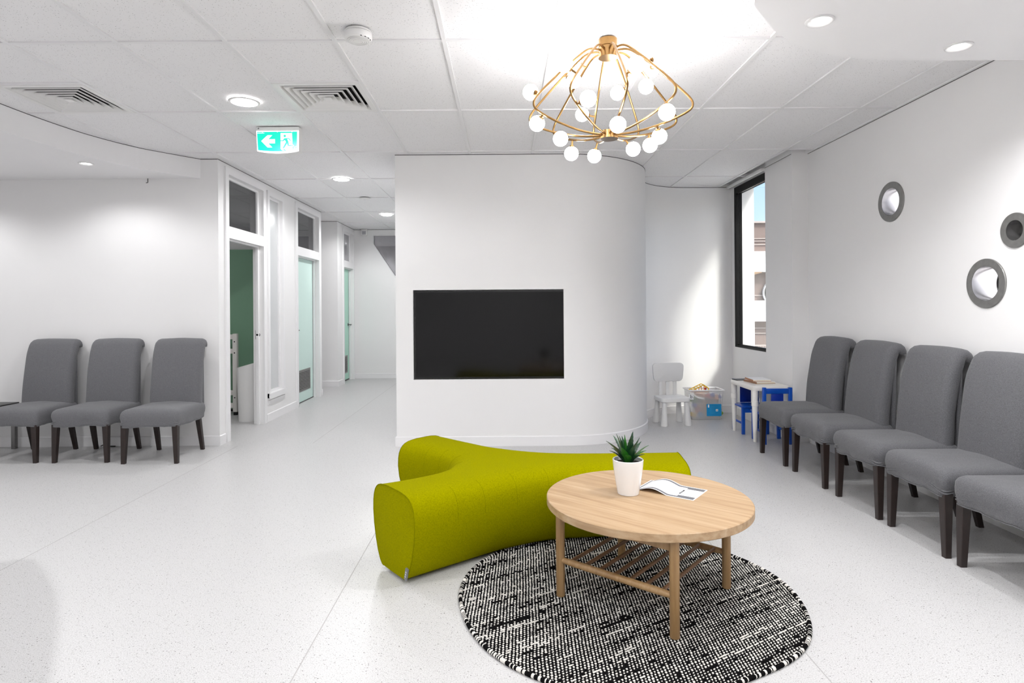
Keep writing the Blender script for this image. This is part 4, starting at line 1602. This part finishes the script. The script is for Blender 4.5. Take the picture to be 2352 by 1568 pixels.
# ------------------------------------------------------------------ children's corner
def kids_table():
    t = thing('childrens_table', 'small white children\'s table with books on it by the window', 'table', (2.59, 6.20, 0))
    w, d, h = .36, .60, .545
    bm = bmesh.new()
    loft(bm, [[Vector((x, y, z)) for x, y in rrect(w - i, d - i, .03, 5)] for z, i in ((h - .045, .004), (h - .04, 0), (h - .005, 0), (h, .008))])
    autosmooth(from_bm('top', bm, M['ivory'], t), 40)
    for sx in (-1, 1):
        for sy in (-1, 1):
            lathe('leg', M['ivory'], [(0, 0), (.016, 0), (.017, .004), (.027, h - .20), (.031, h - .197), (.031, h - .15), (.028, h - .147), (.030, h - .045)], t, 20, (sx * (w / 2 - .032), sy * (d / 2 - .032), 0))
kids_table()

def kids_chair(name, loc, rotz, label):
    t = thing(name, label, 'chair', loc, rotz, 'blue children\'s chairs')
    w, d = .28, .28
    b = 'blue'
    for sx in (-1, 1):
        box('leg', M[b], sx * (w / 2 - .016) - .016, sx * (w / 2 - .016) + .016, -d / 2, -d / 2 + .03, 0, .275, t, .003)
        box('back_post', M[b], sx * (w / 2 - .016) - .016, sx * (w / 2 - .016) + .016, d / 2 - .03, d / 2, 0, .545, t, .003)
        box('stretcher', M[b], sx * (w / 2 - .016) - .007, sx * (w / 2 - .016) + .007, -d / 2 + .03, d / 2 - .03, .10, .122, t, .003)
    box('seat', M[b], -w / 2 - .006, w / 2 + .006, -d / 2 - .012, d / 2 - .03, .275, .293, t, .004)
    box('seat_rail', M[b], -w / 2 + .032, w / 2 - .032, -d / 2 + .004, -d / 2 + .022, .225, .275, t)
    box('top_rail', M[b], -w / 2 + .032, w / 2 - .032, d / 2 - .026, d / 2 - .004, .485, .535, t, .003)
    box('back_panel', M['blue_panel'], -.058, .058, d / 2 - .020, d / 2 - .010, .293, .487, t, .001)
    return t
kids_chair('childrens_chair', (2.585, 6.40, 0), 0.0, 'blue wooden children\'s chair on the window side of the little table, its back furthest away')
kids_chair('childrens_chair', (2.605, 5.935, 0), PI, 'blue wooden children\'s chair half hidden by a grey chair, back towards the room')

def mammut():
    t = thing('toddler_chair', 'chunky white plastic toddler chair beside the toy box', 'chair', (1.885, 6.86, 0), math.radians(7))
    m = M['plastic']
    W_, D_ = .335, .285
    bm = bmesh.new()
    loft(bm, [[Vector((x, y, z)) for x, y in rrect(W_ - i, D_ - i, .045, 6)] for z, i in ((.262, .012), (.266, 0), (.302, .0), (.309, .010), (.311, .03))])
    autosmooth(from_bm('seat', bm, m, t), 50)
    for sx in (-1, 1):
        for sy in (-1, 1):
            bm = bmesh.new()
            ax = Matrix.Identity(3)
            prof = [(0, 0), (.038, 0), (.0395, .006), (.038, .02), (.024, .25), (.024, .265), (0, .265)]
            lathe_bm(bm, prof, 22, (0, 0, 0))
            for v in bm.verts:
                k = 1 - v.co.z / .265
                v.co.x += sx * (.125 + .014 * k)
                v.co.y += sy * (.105 + .016 * k)
            o = autosmooth(from_bm('leg', bm, m, t), 40)
            lathe('foot_pad', M['ink_grey'], [(0, -.001), (.037, -.001), (.037, .004)], o, 20, (sx * .139, sy * .121, .001))
    for x in (-.085, 0, .085):
        box('spindle', m, x - .021, x + .021, .105, .125, .30, .475, t, .004)
    # headboard with soft corners, wider at the top
    bm = bmesh.new()
    rings = []
    for y, i in ((.098, .012), (.102, .0), (.128, .0), (.132, .012)):
        ring = []
        for x, z in rrect(.355 - i, .21 - i, .045, 7):
            k = 1 + .055 * (z / .1)
            ring.append(Vector((x * k, y + .015 * math.cos(PI * x / .36) - .012, .57 + z + .006 * math.cos(PI * x / .36))))
        rings.append(ring)
    loft(bm, rings)
    autosmooth(from_bm('headboard', bm, m, t), 50)
mammut()

# toy box
def toy_box():
    bx0, by0 = 2.355, 7.20
    t = thing('toy_box', 'clear plastic storage box full of toys on the nook floor', 'storage box', (bx0, by0, 0))
    W_, D_, H_ = .40, .26, .345
    def wallring(f, z):
        return [Vector((x, y, z)) for x, y in rrect(W_ * f, D_ * f, .03, 4)]
    bm = bmesh.new()
    loft(bm, [wallring(.90, .002), wallring(.905, .006), wallring(1.0, H_), wallring(.985, H_), wallring(.89, .008)], True, True)
    o = from_bm('bin', bm, M['clear'], t)
    autosmooth(o, 40)
    rod('rim', mat('cloudy_rim', (236, 236, 238), .3), [Vector((p.x * 1.03, p.y * 1.03, H_ - .004)) for p in wallring(1.0, H_)], .0085, t, 8, True)
    box('shipping_label', M['t_label'], -.005, .165, -D_ / 2 * .96 - .006, -D_ / 2 * .96 - .003, .045, .185, t)
    lab = t.children[-1]
    yf = -D_ / 2 * .96 - .007
    box('label_print', M['paper'], .008, .024, yf, yf + .0008, .145, .178, lab)
    for k in range(4):
        box('label_print', M['t_sky'], .035 + k * .014, .038 + k * .014, yf, yf + .0008, .07, .165, lab)
    box('label_print', M['paper'], .10, .126, yf, yf + .0008, .10, .125, lab)
    lathe('label_print', M['ink'], [(0, 0), (.005, 0), (.005, .0012), (0, .0012)], lab, 12, (.113, yf, .1125), Matrix.Rotation(PI / 2, 3, 'X'))
    o = box('lettering_tag', M['paper'], -.215, -.16, -D_ / 2 - .012, -D_ / 2 - .009, .24, .30, t)
    fc = bpy.data.curves.new('tag_lettering', 'FONT')
    fc.body = 'b.'
    fc.size = .06
    to = bpy.data.objects.new('tag_lettering', fc)
    COL.objects.link(to)
    bpy.context.view_layer.update()
    me = bpy.data.meshes.new_from_object(to.evaluated_get(bpy.context.evaluated_depsgraph_get()))
    bpy.data.objects.remove(to)
    l = link('tag_lettering', me, M['ink'], o)
    l.matrix_local = Matrix.Translation((-.203, -D_ / 2 - .0135, .256)) @ Matrix.Rotation(PI / 2, 4, 'X')
    G = 'toy blocks in the clear box'
    def block(x, y, z, s, m, lab, rot=(0, 0, 0), cat='toy block', name='toy_block'):
        bm = bmesh.new()
        bx(bm, -s[0] / 2, s[0] / 2, -s[1] / 2, s[1] / 2, -s[2] / 2, s[2] / 2)
        bmesh.ops.bevel(bm, geom=list(bm.edges), offset=.004, segments=2, affect='EDGES')
        o = from_bm(name, bm, M[m])
        o.location = (bx0 + x, by0 + y, z)
        o.rotation_euler = rot
        tag(o, lab, cat, G)
        return o
    block(-.06, -.055, .055, (.07, .05, .05), 't_sky', 'sky blue toy block low in the box, beside the white chair leg', (0, .7, .1))
    block(-.085, -.05, .115, (.075, .05, .045), 't_red', 'dark red toy block tilted in the box behind the white chair leg', (0, .75, 0))
    block(-.125, -.055, .16, (.05, .05, .045), 't_blue', 'blue toy block resting above the red one in the box', (0, .4, .1))
    block(-.14, -.05, .05, (.05, .06, .05), 't_yellow', 'mustard yellow toy block at the bottom of the box', (0, .3, .2))
    block(-.10, -.06, .085, (.035, .05, .03), 't_orange', 'small orange toy block wedged beside the red one', (0, .75, 0))
    block(.0, -.045, .195, (.05, .05, .045), 't_wood', 'natural wood toy block in the middle of the box', (.1, .2, .3))
    block(.09, -.01, .215, (.13, .09, .06), 't_grey', 'dark grey toy piece lying behind the blue label', (.1, -.1, .1))
    block(-.11, .03, .215, (.07, .08, .06), 't_green', 'dull green toy block in the box behind the white chair', (.2, .1, .3))
    block(-.03, .02, .275, (.12, .10, .035), 't_peach', 'flat peach toy board near the box rim', (.15, .15, .1))
    block(.045, -.065, .268, (.06, .04, .05), 't_pink', 'pink toy block pressed against the box front', (.0, .5, .2))
    block(.115, -.075, .262, (.055, .045, .055), 't_peach', 'pale peach body of a toy near the box corner', (.1, .2, .0))
    block(.118, -.082, .245, (.05, .04, .03), 't_orange', 'orange toy block near the box corner', (.1, .2, .0))
    block(.03, .05, .10, (.20, .08, .12), 't_wood', 'large natural wood block deep in the box', (0, 0, .1))
    block(-.02, .085, .19, (.09, .05, .05), 't_grey', 'grey toy brick deep in the middle of the box', (0, .1, .3))
    def wheel(x, y, z, r, lab):
        o = lathe('toy_car_roller', M['t_blue'], [(0, -.012), (r, -.012), (r + .003, -.006), (r + .003, .006), (r, .012), (0, .012)], None, 20, (0, 0, 0), Matrix.Rotation(PI / 2, 3, 'X'))
        o.location = (bx0 + x, by0 + y, z)
        tag(o, lab, 'toy', 'blue toy wheels in the clear box')
    wheel(.075, -.095, .285, .022, 'blue toy wheel higher against the box front')
    wheel(.160, -.085, .262, .020, 'blue toy wheel at the box corner')
    # yellow lattice basket poking over the rim
    tb = thing('toy_basket', 'yellow lattice toy basket poking out of the clear box', 'toy', (bx0 - .045, by0 - .01, .345), .0)
    A = [Vector((-.125, -.05, -.02)), Vector((.03, -.05, .055)), Vector((.085, -.05, .015)), Vector((.085, -.05, -.03))]
    for y in (-.05, .05):
        rod('frame_bar', M['t_yellow'], [Vector((p.x, y, p.z)) for p in A], .006, tb, 6)
    for s in range(6):
        p = A[0].lerp(A[1], s / 5)
        rod('cross_bar', M['t_yellow'], [p, p + Vector((0, .10, 0))], .005, tb, 6)
        if s:
            rod('stay', M['t_orange'], [p, p + Vector((.006, 0, -.055 * s / 5 - .01))], .005, tb, 6)
    rod('low_bar', M['t_orange'], [(-.125, -.05, -.025), (.085, -.05, -.03)], .006, tb, 6)
    for p in A[2:]:
        rod('cross_bar', M['t_yellow'], [p, p + Vector((0, .10, 0))], .005, tb, 6)
    bm = bmesh.new()
    bmesh.ops.create_uvsphere(bm, u_segments=14, v_segments=10, radius=.014)
    o = from_bm('toy_bead', bm, M['t_red'], None, True)
    o.location = (bx0 + .008, by0 - .045, .352)
    tag(o, 'small red toy bead inside the yellow basket', 'toy')
toy_box()
bm = bmesh.new()
bmesh.ops.create_uvsphere(bm, u_segments=20, v_segments=14, radius=.026)
for v in bm.verts:
    v.co += wobble(v.co, 40, .0015, 2)
o = from_bm('ball', bm, M['t_lime'], None, True)
o.location = (2.625, 7.38, .026)
tag(o, 'small green ball on the floor beside the toy box', 'ball')

# books on the little table
def book(x, y, z, w, d, h, rz, m, label, face=None, name='book'):
    t = thing(name, label, 'book', (x, y, z), rz, 'books on the children\'s table')
    box('pages', M['pages'], -w / 2 + .004, w / 2 - .004, -d / 2 + .004, d / 2 - .004, .002, h - .002, t)
    box('back_cover', M[m], -w / 2, w / 2, -d / 2, d / 2, 0, .003, t)
    box('front_cover', M[face or m], -w / 2, w / 2, -d / 2, d / 2, h - .003, h, t)
    box('spine', M[m], -w / 2 - .002, -w / 2 + .002, -d / 2, d / 2, 0, h, t)
    return t
book(2.600, 6.20, .545, .20, .25, .020, .12, 'book_b', 'lower of the two stacked books on the children\'s table', 'paper')
book(2.592, 6.215, .565, .18, .23, .018, -.05, 'book_a', 'upper stacked book with white cover on the children\'s table', 'paper')
book(2.50, 6.42, .545, .15, .10, .008, .15, 'ink', 'thin dark book lying flat at the window end of the children\'s table', 'ink_grey')

# ------------------------------------------------------------------ unseen counter, added and shaped to cast a shadow into the picture
def counter():
    t = thing('shadow_counter', 'curved white counter added outside the picture to cast a shadow', 'counter', (0, 0, 0))
    oc = catmull([(-2.95, 2.35), (-2.72, 2.13), (-2.5, 1.83), (-2.27, 1.4), (-2.2, .6), (-2.45, -.5)], 5)
    ic = [Vector((p.x - .48, p.y - .12, 0)) for p in oc]
    loop = [(p.x, p.y) for p in oc] + [(p.x, p.y) for p in reversed(ic)]
    slab('body', M['trim'], loop, [], lambda a, b, w: (a, b, w), 1.06, t)
    oc2 = [(p.x + .02, p.y) for p in oc] + [(p.x - .02, p.y) for p in reversed(ic)]
    slab('top', M['plastic'], oc2, [], lambda a, b, w: (a, b, 1.06 + w), .04, t)
counter()

# black cable end lying by the skirting behind the chairs
rod_pts = catmull([(-3.93, 5.905, .008), (-3.90, 5.89, .02), (-3.87, 5.90, .012), (-3.845, 5.90, .008), (-3.82, 5.905, .006), (-3.79, 5.905, .006)], 6)
tag(rod('cable', M['black'], rod_pts, .005, None, 7), 'short black cable curled on the floor behind the grey chairs', 'cable')
